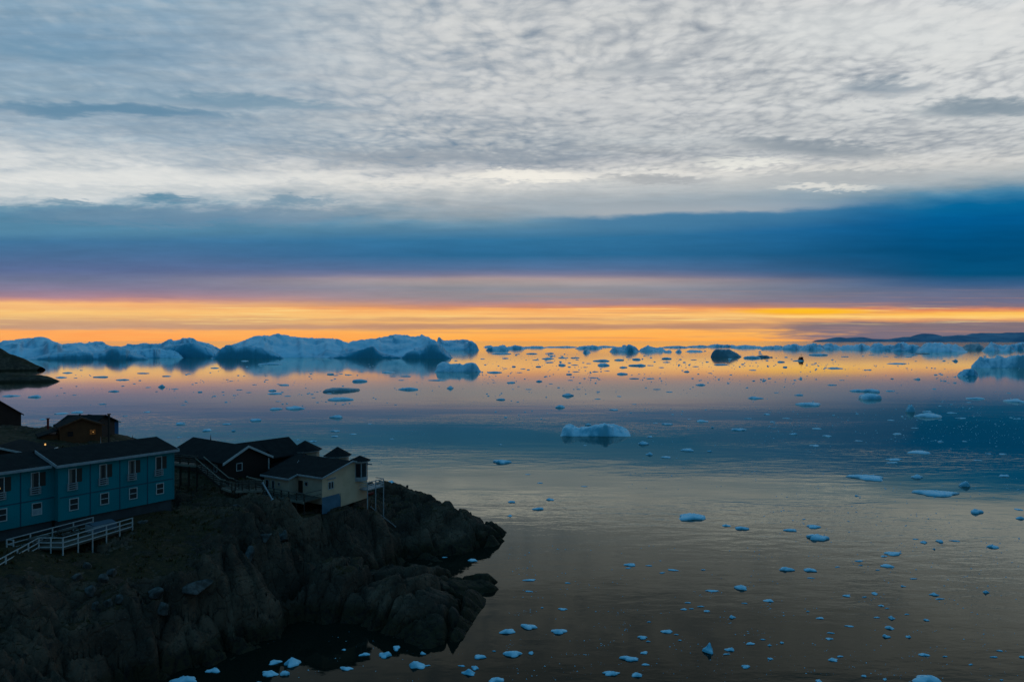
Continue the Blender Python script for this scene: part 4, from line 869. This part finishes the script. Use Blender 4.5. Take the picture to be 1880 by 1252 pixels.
for k in range(1, 5): bay(-k * BW, 0.95, {1: 1, 2: 0}.get(k, 9))

# --- the terrace in front of the hotel
ZD = 10.28
A_, B_, C_, D_ = (-43.9, 58.2), (-45.0, 64.9), (-42.7, 64.9), (-40.15, 72.2)
E_, F_ = (-47.6, 64.3), (-44.5, 72.5)
ter = empty('terrace', (-43.5, 66.0, ZD), 0, 'wooden terrace with white railings on thin posts, in front of the blue hotel', 'terrace')
def L3(p, z): return (p[0] + 43.5, p[1] - 66.0, z)
q = MB(); q.prism([(p[0] + 43.5, p[1] - 66.0) for p in ((-47.4, 58.0), A_, B_, C_, D_, F_, E_, (-50.5, 58.5))], 'z', -0.14, 0.0); q.build('floor', DECKWOOD, ter)
def fence(parent, p, q_, n, z=0.0, top=1.05, rails=(0.12, 0.56, 1.02), m=None, down=True, off=L3, first=True, pw=.09, endpost=True):
    m = m or WHITE
    r = MB()
    for zz in rails: r.bar(off(p, z + zz), off(q_, z + zz), 0.05, 0.085)
    r.build('rail', m, parent)
    for k in range(0 if first else 1, n + (1 if endpost else 0)):
        t_ = k / n; e = (p[0] + (q_[0] - p[0]) * t_, p[1] + (q_[1] - p[1]) * t_)
        g_ = ground(*e) - ZD if down else z
        r = MB(); lo = min(z - .15, g_ - .1) if down else z
        a, b = off(e, lo), off(e, z + top); r.box(a[0] - pw / 2, a[0] + pw / 2, a[1] - pw / 2, a[1] + pw / 2, a[2], b[2]); r.build('post', m, parent)
fence(ter, (-43.2, 54.0), B_, 6); fence(ter, B_, C_, 2, first=False); fence(ter, C_, D_, 5, first=False)
fence(ter, E_, F_, 4, down=False); fence(ter, E_, (-46.9, 64.2), 1, down=False, first=False)
def tbl(loc, rz, label):
    t_ = empty('picnic_table', loc, rz, label, 'picnic table', 'picnic tables on the terrace')
    q = MB()
    for k in range(4): q.box(-.85, .85, -.36 + k * .185, -.20 + k * .185, .70, .74)
    q.build('tabletop', WOOD, t_)
    for s_ in (-1, 1):
        q = MB(); q.box(-.85, .85, s_ * .72 - .13, s_ * .72 + .13, .41, .45); q.build('bench', WOOD, t_)
    for s_ in (-1, 1):
        q = MB(); q.bar((s_ * .6, -.16, .70), (s_ * .6, -.62, 0), .08); q.bar((s_ * .6, .16, .70), (s_ * .6, .62, 0), .08); q.box(s_ * .6 - .03, s_ * .6 + .03, -.75, .75, .33, .40); q.build('leg', WOOD, t_)
tbl((-44.9, 68.9, ZD), R(60), 'weathered picnic table in the middle of the terrace, left of the covered hot tub')
tbl((-45.9, 66.2, ZD), R(55), 'picnic table behind the railing corner at the near left end of the terrace')
ht = empty('hot_tub', (-42.75, 71.0, ZD), R(56), 'boxy hot tub with pale rim and grey-blue cover at the terrace end', 'hot tub')
q = MB(); q.box(-1.15, 1.15, -.85, .85, 0, .78); q.build('shell', OFFWHITE, ht)
q = MB(); q.prism([(-.80, .785), (-.80, .85), (0, .98), (.80, .85), (.80, .785)], 'x', -1.08, 1.08); q.build('cover', COVER, ht)
q = MB(); q.box(-1.2, 1.2, -.875, -.855, .05, .62); q.build('side_panel', COVER, ht)

# --- dark brown L-shaped house with white verges
a1 = math.atan2(-.60, .80)
dk = empty('house', (-36.4, 93.7, 12.0), a1, 'dark brown house with a white-edged gable, between the hotel and the cream house', 'house')
hw = 3.5
q = MB(); q.box(-13.8, 0, -hw + .25, hw - .25, -1.2, 1.85); q.prism([(-hw + .25, 1.85), (0, 3.42), (hw - .25, 1.85)], 'x', -13.8, 0); q.build('wall', DKBROWN, dk)
rf = gable_roof('roof', dk, -14.2, 0.45, -hw - .25, hw + .25, None, 1.62, 0, 3.48, .16)
q = MB()
for s_ in (-1, 1): q.prism([(s_ * (hw + .3), 1.46), (0, 3.40), (0, 3.72), (s_ * (hw + .3), 1.78)], 'x', .455, .53)
q.build('verge_board', WHITE, rf)
q = MB(); q.cone((-10, .4), .11, 3.2, 4.35); q.build('chimney_pipe', METAL, rf)
# cross wing going back to the right
q = MB(); q.box(-6.3, -.9, hw - .2, 8.6, -1.6, 1.7); q.prism([(-6.3, 1.7), (-3.3, 3.25), (-.9, 2.0), (-.9, 1.7)], 'y', hw - .2, 8.6); q.build('wall', DKBROWN, dk)
q = MB(); q.prism([(-7.0, 1.5), (-3.3, 3.42), (.55, 1.35), (.55, 1.52), (-3.3, 3.60), (-7.0, 1.68)], 'y', 3.9, 9.0); q.prism([(-6.6, 1.72), (-3.3, 3.42), (-1.0, 2.14), (-1.0, 2.31), (-3.3, 3.60), (-6.6, 1.90)], 'y', 0.3, 3.899); q.build('roof', ROOF, dk)
w = window(dk, 'y', -1.15, .36, .45, 1.35, 0.0, 1, bars=(), fr=.09)
window(dk, 'x', -2.2, .35, .35, 1.25, -hw + .25, -1, bars=(), fm=OFFWHITE, fr=.06)
q = MB(); q.box(-0.1, .12, hw - .22, hw - .08, -1.2, 1.55); q.build('corner_board', WHITE, dk)

# --- cream house with bay towers
ux, uy, uz, ua = YEL
yl = empty('house', (ux, uy, uz), 0, 'cream house with black roof and three hipped bay towers at the cliff edge', 'house')
EX, GX_ = (-.85, .53), (.53, .85)
def loc(s_, t_, z): return (EX[0] * s_ + GX_[0] * t_, EX[1] * s_ + GX_[1] * t_, z)
def tr(o):                                                          # part meshes are modelled in (along the front, away, up)
    for v in o.data.vertices: v.co = loc(v.co.x, v.co.y, v.co.z)
    o.data.flip_normals(); return o
class MY(MB):
    def build(s, name, m, parent, smooth=False):
        o = MB.build(s, name, m, parent, smooth); return o if getattr(s, 'raw', False) else tr(o)
ZE, ZR, TR, TB = 3.55, 4.85, 5.0, 8.2
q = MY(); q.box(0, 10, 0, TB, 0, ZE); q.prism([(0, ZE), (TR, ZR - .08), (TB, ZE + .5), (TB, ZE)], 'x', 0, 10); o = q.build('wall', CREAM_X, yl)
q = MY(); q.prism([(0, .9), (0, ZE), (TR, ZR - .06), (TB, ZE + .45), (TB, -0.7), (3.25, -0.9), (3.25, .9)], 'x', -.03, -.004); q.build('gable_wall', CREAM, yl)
q = MY(); q.prism([(-0.03, -1.2), (-0.03, .92), (2.9, .92), (3.2, .3), (3.2, -1.5)], 'x', -.05, -.035); o = q.build('foundation', BLUE_CONC, yl)
q = MY(); q.box(10.01, 15, 3, TB, 0, ZE - .1); q.prism([(3, ZE - .1), (TR + 1.2, ZR - .2), (TB, ZE + .2), (TB, ZE - .1)], 'x', 10.01, 15); q.build('wall', CREAM_X, yl)
q = MY(); q.box(4.6, 9.4, -1.5, -.01, 0.9, ZE - .45); q.build('wall', CREAM_X, yl)
def slab(pts, th, name, m, parent):
    q = MY(); n = len(pts); q.v = [tuple(p) for p in pts] + [(p[0], p[1], p[2] - th) for p in pts]
    q.f = [tuple(range(n)), tuple(reversed(range(n, 2 * n)))] + [(i, i + n, (i + 1) % n + n, (i + 1) % n) for i in range(n)]
    return q.build(name, m, parent)
rf = slab([(-.45, -.35, ZE), (4.3, -.35, ZE), (4.3, -1.8, ZE - .38), (9.8, -1.8, ZE - .38), (9.8, -.35, ZE), (10.2, -.35, ZE), (10.2, TR, ZR + .12), (-.45, TR, ZR + .12)], .16, 'roof', ROOF, yl)
slab([(-.45, TR + .001, ZR + .12), (10.2, TR + .001, ZR + .12), (10.2, TB + .5, ZE + .4), (-.45, TB + .5, ZE + .4)], .16, 'roof', ROOF, yl)
slab([(10.21, 2.6, ZE - .12), (15.3, 2.6, ZE - .12), (15.3, TR + 1.2, ZR - .05), (10.21, TR + 1.2, ZR - .05)], .16, 'roof', ROOF, yl)
slab([(10.21, TR + 1.201, ZR - .05), (15.3, TR + 1.201, ZR - .05), (15.3, TB + .4, ZE + .1), (10.21, TB + .4, ZE + .1)], .16, 'roof', ROOF, yl)
q = MY(); q.prism([(-.4, ZE - .12), (TR, ZR - .02), (TR, ZR + .16), (-.4, ZE + .05)], 'x', -.55, -.46); q.prism([(TR + .002, ZR - .02), (TB + .4, ZE + .28), (TB + .4, ZE + .46), (TR + .002, ZR + .16)], 'x', -.55, -.46)
q.box(-.45, 4.28, -.44, -.36, ZE - .16, ZE + .03); q.box(4.35, 9.8, -1.9, -1.81, ZE - .56, ZE - .35); q.build('fascia', OFFWHITE, rf)
q = MY(); q.prism([(-1.82, ZE - .56), (-.36, ZE - .18), (-.36, ZE + .02), (-1.82, ZE - .36)], 'x', 4.22, 4.295); q.build('verge_board', OFFWHITE, yl)
q = MY(); q.raw = True; c = loc(8.2, 4.2, 0); q.cone(c, .10, 4.4, 5.6); q.build('chimney_pipe', METAL, rf)
q = MY(); q.raw = True; c = loc(7.6, 2.6, 0); q.cone(c, .13, 4.1, 4.5); q.build('roof_vent', PALEMETAL, rf)
q = MY(); q.raw = True; c = loc(7.9, 3.0, 0); q.cone(c, .13, 4.2, 4.6); q.build('roof_vent', PALEMETAL, rf)
def tower(s_, t_, r, z0, zt, zc, win):
    c = loc(s_, t_, 0)
    q = MB(); q.cone(c, r, z0, zt, 8, r); tw = q.build('bay_tower', OFFWHITE if win else CREAM_X, yl)
    q = MB(); q.cone(c, r + .42, zt, zt + .08, 8, r + .42); q.build('eaves', WHITE, tw)
    q = MB(); q.cone(c, r + .45, zt + .085, zc, 8, .06); q.build('tower_roof', ROOF, tw)
    if win:
        for k in range(8):
            a = 2 * math.pi * k / 8
            d = r * math.cos(math.pi / 8); h_ = r * math.sin(math.pi / 8) * .80
            n_ = Vector((math.cos(a), math.sin(a), 0)); tt = Vector((-math.sin(a), math.cos(a), 0)); cc = Vector((c[0], c[1], 0)) + n_ * d
            q = MB(); b0 = cc - tt * h_ + n_ * .012; b1 = cc + tt * h_ + n_ * .012
            q.v = [(b0.x, b0.y, z0 + .55), (b1.x, b1.y, z0 + .55), (b1.x, b1.y, zt - .22), (b0.x, b0.y, zt - .22)]
            b0 -= n_ * .05; b1 -= n_ * .05
            q.v += [(b0.x, b0.y, z0 + .55), (b1.x, b1.y, z0 + .55), (b1.x, b1.y, zt - .22), (b0.x, b0.y, zt - .22)]
            q.f = [(0, 1, 2, 3), (7, 6, 5, 4), (0, 4, 5, 1), (1, 5, 6, 2), (2, 6, 7, 3), (3, 7, 4, 0)]
            q.build('pane', GLASS, tw)
tower(0.1, 6.9, 1.08, 2.0, 4.62, 5.35, True)
tower(6.6, 9.0, 1.6, 0.5, 4.45, 5.75, False)
tower(13.0, 8.6, 2.1, 0.5, 4.75, 6.2, False)
# gable window and front windows
def ywin(s0, s1, t0, t1, z0, z1, face):
    q = MY()
    if face == 'gable':
        f_ = .08; a, b = -.10, -.031
        q.box(a, b, t0, t0 + f_, z0, z1); q.box(a, b, t1 - f_, t1, z0, z1); q.box(a + .002, b, t0 + f_, t1 - f_, z0, z0 + f_); q.box(a + .002, b, t0 + f_, t1 - f_, z1 - f_, z1); m_ = (t0 + t1) / 2; q.box(a + .004, b, m_ - .05, m_ + .05, z0 + f_, z1 - f_)
        w = q.build('window', WHITE, yl); q = MY(); q.box(-.06, -.032, t0 + f_, t1 - f_, z0 + f_, z1 - f_); q.build('pane', GLASS, w)
    else:
        f_ = .06; t = t0; a, b = t - .08, t - .002
        q.box(s0, s0 + f_, a, b, z0, z1); q.box(s1 - f_, s1, a, b, z0, z1); q.box(s0 + f_, s1 - f_, a + .002, b, z0, z0 + f_); q.box(s0 + f_, s1 - f_, a + .002, b, z1 - f_, z1)
        w = q.build('window', OFFWHITE, yl); q = MY(); q.box(s0 + f_, s1 - f_, t - .05, t - .003, z0 + f_, z1 - f_); q.build('pane', GLASS, w)
ywin(0, 0, 1.0, 1.95, 1.75, 2.75, 'gable')
ywin(2.6, 3.2, 0, 0, 2.1, 2.7, 'f'); ywin(8.4, 9.1, -1.5, 0, 1.2, 2.6, 'f'); ywin(7.3, 7.8, -1.5, 0, 1.5, 2.6, 'f'); ywin(6.2, 6.6, -1.5, 0, 2.0, 2.45, 'f'); ywin(12.6, 13.2, 3.0, 0, 1.9, 2.9, 'f')
q = MY(); q.box(3.6, 4.4, -.06, -.004, .95, 2.7); q.build('door', DKBROWN, yl)
q = MY(); q.box(-.14, -.032, .9, 2.3, 3.05, 3.2); q.build('window_awning', OFFWHITE, yl)
# front deck on posts
dkk = empty('deck', (ux, uy, uz), 0, 'timber deck on dark posts along the front of the cream house', 'deck')
ZF = .95
q = MY(); q.box(.05, 10.2, -2.9, -1.52, ZF - .12, ZF); q.box(.05, 4.55, -1.519, -.05, ZF - .12, ZF); q.build('floor', DECKWOOD, dkk)
q = MY(); q.box(.03, 10.25, -3.0, -2.905, ZF - .26, ZF + .02); q.build('edge_beam', PALEWOOD, dkk)
q = MY()
for zz in (ZF + .3, ZF + .62): q.box(.1, 10.2, -2.93, -2.89, zz - .04, zz + .04)
q.box(.05, 10.25, -2.97, -2.86, ZF + .96, ZF + 1.04); q.box(.03, .07, -2.85, -.1, ZF + .96, ZF + 1.04); q.box(.03, .07, -2.85, -.1, ZF + .40, ZF + .48); q.build('rail', WOOD, dkk)
for k in range(8):
    q = MY(); x_ = .1 + k * 10.0 / 7; p_ = loc(x_, -2.88, 0); g_ = ground(ux + p_[0], uy + p_[1]) - uz
    q.box(x_ - .06, x_ + .06, -2.885, -2.77, min(g_ - .2, ZF - .3), ZF + .95); q.build('post', DKWOOD, dkk)
# white balcony on the seaward side
bal = empty('balcony', (ux, uy, uz), 0, 'small white-railed balcony on posts at the seaward end of the cream house', 'balcony')
q = MY(); q.box(-1.6, -.1, TB - 1.6, TB + 1.6, .75, .9); q.build('floor', OFFWHITE, bal)
q = MY()
for zz in (1.2, 1.5, 1.86):
    q.box(-1.62, -1.57, TB - 1.6, TB + 1.6, zz - .05, zz + .05); q.box(-1.56, -.1, TB - 1.63, TB - 1.58, zz - .05, zz + .05); q.box(-1.56, -.1, TB + 1.58, TB + 1.63, zz - .05, zz + .05)
q.build('rail', WHITE, bal)
for a, b in ((-1.58, TB - 1.58), (-1.58, TB), (-1.58, TB + 1.58)):
    q = MY(); p_ = loc(a, b, 0); g_ = ground(ux + p_[0], uy + p_[1]) - uz; q.box(a - .05, a + .05, b - .05, b + .05, g_ - .2, 1.9); q.build('post', OFFWHITE, bal)
# red kayak-like hull under the balcony
p_ = at(668, 911, 96); q = MB(); n_ = 10
for k in range(n_ + 1):
    s_ = k / n_ * 2 - 1; w_ = .42 * (1 - s_ * s_) + .02
    q.v += [(s_ * 1.5, -w_, .30 + .14 * s_ * s_), (s_ * 1.5, 0, .0 + .2 * s_ ** 4), (s_ * 1.5, w_, .30 + .14 * s_ * s_), (s_ * 1.5, 0, .42 + .1 * s_ * s_)]
for k in range(n_):
    for j in range(4): q.f.append((k * 4 + j, k * 4 + (j + 1) % 4, k * 4 + 4 + (j + 1) % 4, k * 4 + 4 + j))
o = q.build('dinghy', RED, None, True); o.location = (p_[0], p_[1], max(p_[2], ground(p_[0], p_[1]))); o.rotation_euler = (0, 0, R(30))
tag(o, 'dark red dinghy stowed under the white balcony of the cream house', 'dinghy')

# --- walkway, stairs and footbridge between the hotel and the brown house
def path_bridge(name, pts, label, cat, fm, bm, nposts, w=1.3, rail_h=1.0, rails=(.5, 1.0), rm=None):
    o = empty(name, pts[0], 0, label, cat); rm = rm or WOOD
    pts = [Vector(p) - Vector(pts[0]) for p in pts]
    for p, q_, n in zip(pts[:-1], pts[1:], nposts):
        d = (q_ - p); dn = Vector((d.x, d.y, 0)).normalized(); s = Vector((-dn.y, dn.x, 0)) * w / 2
        m = MB(); m.bar(p, q_, w, .10); m.build('floor', fm, o)
        for sg in (-1, 1):
            m = MB(); e = s * (sg * 1.06); m.bar(p + e - Vector((0, 0, .08)), q_ + e - Vector((0, 0, .08)), .10, .26); m.build('edge_beam', bm, o)
            m = MB()
            for h_ in rails: m.bar(p + s * sg + Vector((0, 0, h_)), q_ + s * sg + Vector((0, 0, h_)), .06, .09)
            m.build('rail', rm, o)
            for k in range(n + 1):
                e = p + d * (k / n) + s * sg; wx, wy = e.x + o.location.x, e.y + o.location.y
                g_ = min(ground(wx, wy) - o.location.z, e.z) - .1
                m = MB(); m.box(e.x - .05, e.x + .05, e.y - .05, e.y + .05, g_, e.z + rail_h + .02); m.build('post', DKWOOD, o)
    return o
path_bridge('walkway', [at(316, 849, 87.5), at(362, 853, 88.5)], 'raised timber walkway with rails leaving the right end of the hotel', 'walkway', DECKWOOD, PALEWOOD, [3])
st = empty('staircase', at(366, 853, 88.5), 0, 'outdoor timber stairs with pale handrails going down from the walkway', 'stairs')
p0 = Vector(at(366, 853, 88.5)); p1 = Vector(at(412, 892, 86.0)); d = p1 - p0; dn = Vector((d.x, d.y, 0)).normalized(); s_ = Vector((-dn.y, dn.x, 0)) * .6
for k in range(14):
    c = d * ((k + .5) / 14); q = MB(); q.bar(c - s_, c + s_, .30, .05); q.build('tread', WOOD, st)
for sg in (-1, 1):
    q = MB(); q.bar(s_ * sg * 1.08, d + s_ * sg * 1.08, .06, .24); q.build('stringer', DKWOOD, st)
    q = MB(); q.bar(s_ * sg + Vector((0, 0, .95)), d + s_ * sg + Vector((0, 0, .95)), .07, .10); q.bar(d + s_ * sg + Vector((0, 0, .95)), d + s_ * sg + dn * 1.0 + Vector((0, 0, .93)), .07, .10); q.build('handrail', PALEWOOD, st)
    for k in range(5):
        c = d * (k / 4) + s_ * sg; q = MB(); q.box(c.x - .04, c.x + .04, c.y - .04, c.y + .04, c.z - .5, c.z + .93); q.build('post', DKWOOD, st)
path_bridge('footbridge', [at(414, 893, 86.2), at(432, 899.5, 85.8), at(482, 898, 87)], 'timber footbridge with rails from the stairs to the cream house', 'footbridge', DECKWOOD, PALEWOOD, [1, 4])
def pole(name, p, q_, w, m, label, cat):
    p, q_ = Vector(p), Vector(q_); b = MB(); b.bar(Vector((0, 0, 0)), q_ - p, w, w)
    d = (q_ - p); e = d.normalized(); b.bar(d - e * .12, d + e * .06, w * 1.7, w * 1.7); b.bar(Vector((0, 0, 0)), e * .15, w * 1.7, w * 1.7)
    o = b.build(name, m); o.location = p; return tag(o, label, cat)
pole('downpipe', at(482, 886, 84.5), at(500, 917, 83.5), .13, OFFWHITE, 'white slanting pipe running down the slope left of the timber deck', 'pipe')
pole('drain_pipe', at(453, 875, 90), at(484, 883, 88.5), .12, PALEWOOD, 'pale slanting handrail pipe in front of the brown gable', 'pipe')
h0, h1 = hit(680, 936), hit(726, 972)
pole('drain_pipe', (h0[0], h0[1], h0[2] + .5), (h1[0], h1[1], h1[2] + .45), .11, PALEMETAL, 'long pale pipe running down the rocks below the white balcony', 'pipe')

# --- houses further back on the left
def small_house(loc_, rz, w, l, hh, rise, wallm, label, over=.4, verge=None, roofm=None):
    o = empty('house', loc_, rz, label, 'house')
    q = MB(); q.box(-l, 0, -w / 2, w / 2, -1.5, hh); q.prism([(-w / 2, hh), (0, hh + rise - .06), (w / 2, hh)], 'x', -l, 0); q.build('wall', wallm, o)
    k = rise / (w / 2)
    r = gable_roof('roof', o, -l - over, over, -w / 2 - over, w / 2 + over, None, hh - over * k, 0, hh + rise, .16, roofm)
    q = MB()
    for s_ in (-1, 1): q.prism([(s_ * (w / 2 + over), hh - over * k - .08), (0, hh + rise - .06), (0, hh + rise + .20), (s_ * (w / 2 + over), hh - over * k + .18)], 'x', over + .004, over + .06)
    q.build('verge_board', verge or wallm, r)
    return o
# orange-brown house with the lit window: gable faces the camera to the right
oh = small_house((-74.8, 118.5, 12.3), R(-50), 6.2, 5.0, 2.95, 1.3, ORANGE, 'orange-brown house with one lit window, behind the hotel roof on the left')
w = window(oh, 'y', 1.7, .42, 1.35, 2.2, 0, 1, bars=(.5,), vert=(.5,), fm=ORANGE, pane=CURTAIN_LIT, fr=.06)
q = MB(); q.box(.03, .06, 1.7, 1.82, 1.72, 1.84); q.build('lamp', LAMP, w)
window(oh, 'y', -1.6, .4, 1.3, 2.1, 0, 1, bars=(.5,), fm=ORANGE, fr=.06)
q = MB(); q.box(-5.0, -1.0, -5.6, -3.2, -1.0, 1.6); q.build('lean_to', ORANGE, oh)
q = MB(); q.prism([(-6.1, 1.4), (-3.3, 2.3), (-3.3, 2.45), (-6.1, 1.55)], 'x', -5.3, -.6); q.build('lean_to_roof', ROOF, oh)
q = MB(); q.cone((-3.0, 0.2), .16, 4.0, 4.8, 8, .16); q.build('chimney', METAL, oh)
small_house((-76.2, 127.2, 11.6), R(0), 7.4, 6.2, 3.1, 1.4, DKBROWN, 'dark roof of a house just behind the orange-brown house', verge=ROOF)
bh = small_house((-81.9, 137.0, 11.0), R(-35), 5.6, 6.5, 2.5, 1.25, SEABLUE, 'small bright blue house with white verges, right behind the orange-brown house', .3, WHITE)
window(bh, 'y', 1.3, .35, .9, 1.8, 0, 1, bars=(.5,), fm=OFFWHITE, fr=.07)
rb = small_house((-105.5, 139.5, 12.2), R(-42), 8.6, 9.0, 2.6, 3.3, REDBROWN, 'dark red-brown house with a steep roof, cut by the left edge')
window(rb, 'y', -1.0, .5, .6, 1.8, 0, 1, bars=(.5,), fm=REDBROWN, fr=.07)
# low dark roof with white trim at the left edge
lr = empty('outbuilding', (-68.5, 95.0, 11.0), R(-75), 'low outbuilding with a dark roof and white gutter, left edge behind the hotel', 'outbuilding')
q = MB(); q.box(-7, 0, -7, 1.6, -1.2, 3.0); q.prism([(-7, 3.0), (-2.7, 4.2), (1.6, 3.0)], 'x', -7, 0); q.build('wall', DKBROWN, lr)
rr = gable_roof('roof', lr, -7.4, .4, -7.5, 2.1, None, 2.92, -2.7, 4.3, .16)
q = MB(); q.prism([(2.15, 2.86), (-2.7, 4.22), (-2.7, 4.50), (2.15, 3.12)], 'x', .41, .47); q.prism([(-7.55, 2.86), (-2.7, 4.22), (-2.7, 4.50), (-7.55, 3.12)], 'x', .41, .47); q.box(-7.3, .3, 2.12, 2.24, 2.84, 3.06); q.build('gutter', WHITE, rr)
sh = empty('shed', (-67.3, 100, 11.0), R(-60), 'low grey-blue shed in front of the orange-brown house', 'shed')
q = MB(); q.box(-3.2, 0, -1.5, 1.5, -1.0, 2.0); q.build('wall', CONCRETE, sh); q = MB(); q.prism([(-1.8, 2.005), (1.8, 2.35), (1.8, 2.47), (-1.8, 2.12)], 'x', -3.4, .2); q.build('roof', ROOF, sh)
g_ = at(200, 804, 115); pole('utility_pole', (g_[0], g_[1], 10.0), at(200, 760, 115), .24, DKWOOD, 'dark wooden utility pole standing in front of the small blue house', 'pole')
g_ = at(88, 786, 133); pole('marker_post', (g_[0], g_[1], 11.5), at(88, 768, 133), .28, RED, 'short dark red post on the grass left of the orange-brown house', 'post')
# little lantern on the slope behind the hotel
lp = at(83, 816, 100); ln = empty('lantern', (lp[0], lp[1], 11.0), 0, 'small lit lantern on a post behind the hotel roof', 'lantern')
q = MB(); q.box(-.05, .05, -.05, .05, -1, lp[2] - 11.1); q.build('post', METAL, ln); q = MB(); q.cone((0, 0), .11, lp[2] - 11.1, lp[2] - 10.85, 8, .08); q.build('lamp', LAMP, ln)

# --- the little boat
Yb = wl(662.5); bt = empty('fishing_boat', ((1470 - CX) / F * Yb, Yb, 0), R(96), 'tiny dark fishing boat with a thin mast on the bright orange water', 'boat')
q = MB()
st_ = [(-3.6, 1.25, 1.25), (-2, 1.45, 1.2), (0, 1.5, 1.25), (2.0, 1.25, 1.5), (3.4, .6, 1.85), (4.2, .05, 2.1)]
for x_, w_, z_ in st_: q.v += [(x_, -w_, z_), (x_ * .93, -w_ * .6, -.3), (x_ * .93, w_ * .6, -.3), (x_, w_, z_)]
for k in range(len(st_) - 1):
    for j in range(4): q.f.append((k * 4 + j, k * 4 + (j + 1) % 4, k * 4 + 4 + (j + 1) % 4, k * 4 + 4 + j))
q.f += [(0, 1, 2, 3), tuple(len(q.v) - 4 + j for j in (3, 2, 1, 0))]
q.build('hull', DARKHULL, bt)
q = MB(); q.prism([(-2.2, 1.2), (-2.2, 3.3), (.7, 3.3), (1.2, 1.2)], 'y', -1.15, 1.15); cb = q.build('cabin', DARKHULL, bt)
q = MB(); q.box(-2.0, .5, -1.16, 1.16, 2.4, 3.0); q.build('window', GLASS, cb); q = MB(); q.box(-2.4, .9, -1.3, 1.3, 3.302, 3.45); q.build('roof', DKWOOD, cb)
q = MB(); q.bar((-.8, 0, 3.4), (-.8, 0, 6.3), .14); q.bar((-.8, -.7, 5.0), (-.8, .7, 5.0), .10); q.build('mast', DKWOOD, bt)

bt.scale = (1.7, 1.7, 1.7)
# --- boulders on the slope
BOULD = mat('pale_boulder', (0.105, 0.105, 0.100), 0.9, 0.12, color2=(0.040, 0.038, 0.034), vscale=1.7, bump=0.06, bscale=3.0)
def boulder(px, py, wpx, hpx, seed, label, group=None, sink=.42):
    x, y, z = hit(px, py); k = y / F; bm = bmesh.new(); bmesh.ops.create_icosphere(bm, subdivisions=4, radius=1.0)
    r_ = np.random.RandomState(seed); w, h = wpx * k / 2, hpx * k / 2
    cuts = [(Vector(r_.normal(size=3)).normalized(), r_.uniform(.48, .85)) for _ in range(14)]
    co = np.array([v.co for v in bm.verts]); n = fbm(co[:, 0] * 1.6 + seed, co[:, 1] * 1.6, co[:, 2] * 1.6, 4, seed)
    for i, v in enumerate(bm.verts):
        c = v.co * (1 + .10 * n[i])
        for d_, l_ in cuts:
            e = c.dot(d_) - l_
            if e > 0: c = c - d_ * e * .95
        v.co = (c.x * w, c.y * max(w, h) * .9, c.z * h)
    me = bpy.data.meshes.new('boulder'); bm.to_mesh(me); bm.free(); me.polygons.foreach_set('use_smooth', [True] * len(me.polygons)); me.materials.append(BOULD)
    o = bpy.data.objects.new('boulder', me); COL.objects.link(o); o.location = (x, y, z + h * (1 - 2 * sink) ); o.rotation_euler = (0, 0, r_.uniform(-.4, .4))
    return tag(o, label, 'boulder', group)
for i, (a, b, c, d, l) in enumerate([(142, 1062, 20, 26, 'pale rounded boulder right below the terrace posts, leftmost of the pale cluster'), (160, 1042, 16, 26, 'upright pale boulder at the top of the cluster below the terrace'), (166, 1086, 18, 30, 'lowest leaning boulder of the pale cluster below the terrace'),
        (190, 1066, 18, 24, 'tilted greenish boulder at the middle of the slope below the terrace'), (206, 1054, 18, 24, 'dark grey boulder right of the tilted greenish one'), (175, 1112, 14, 22, 'narrow boulder at the left of a row of three under the cluster'), (200, 1110, 22, 26, 'broad pale boulder at the middle of a row of three'), (220, 1100, 14, 22, 'small boulder at the right of a row of three'),
        (286, 1090, 44, 30, 'large cracked pale boulder on the lower slope'), (360, 1078, 78, 30, 'longest flat-topped slab of pale rock on the lower slope'), (296, 1120, 36, 30, 'smooth rounded boulder below the large cracked one'),
        (486, 988, 30, 22, 'rounded pale block on the rock terrace under the timber deck, left of a pair'), (519, 988, 34, 26, 'rounded pale block on the rock terrace under the timber deck, right of a pair'), (458, 1022, 22, 36, 'standing pale rock column left of the paired blocks'),
        (748, 893, 5, 6, 'tiny cairn-like stone on the crest of the headland'), (436, 930, 16, 10, 'pale angular stone on the slope below the footbridge'), (262, 958, 20, 7, 'flat pale stone right of the terrace end')]):
    boulder(a, b, c, d, 300 + i, l)
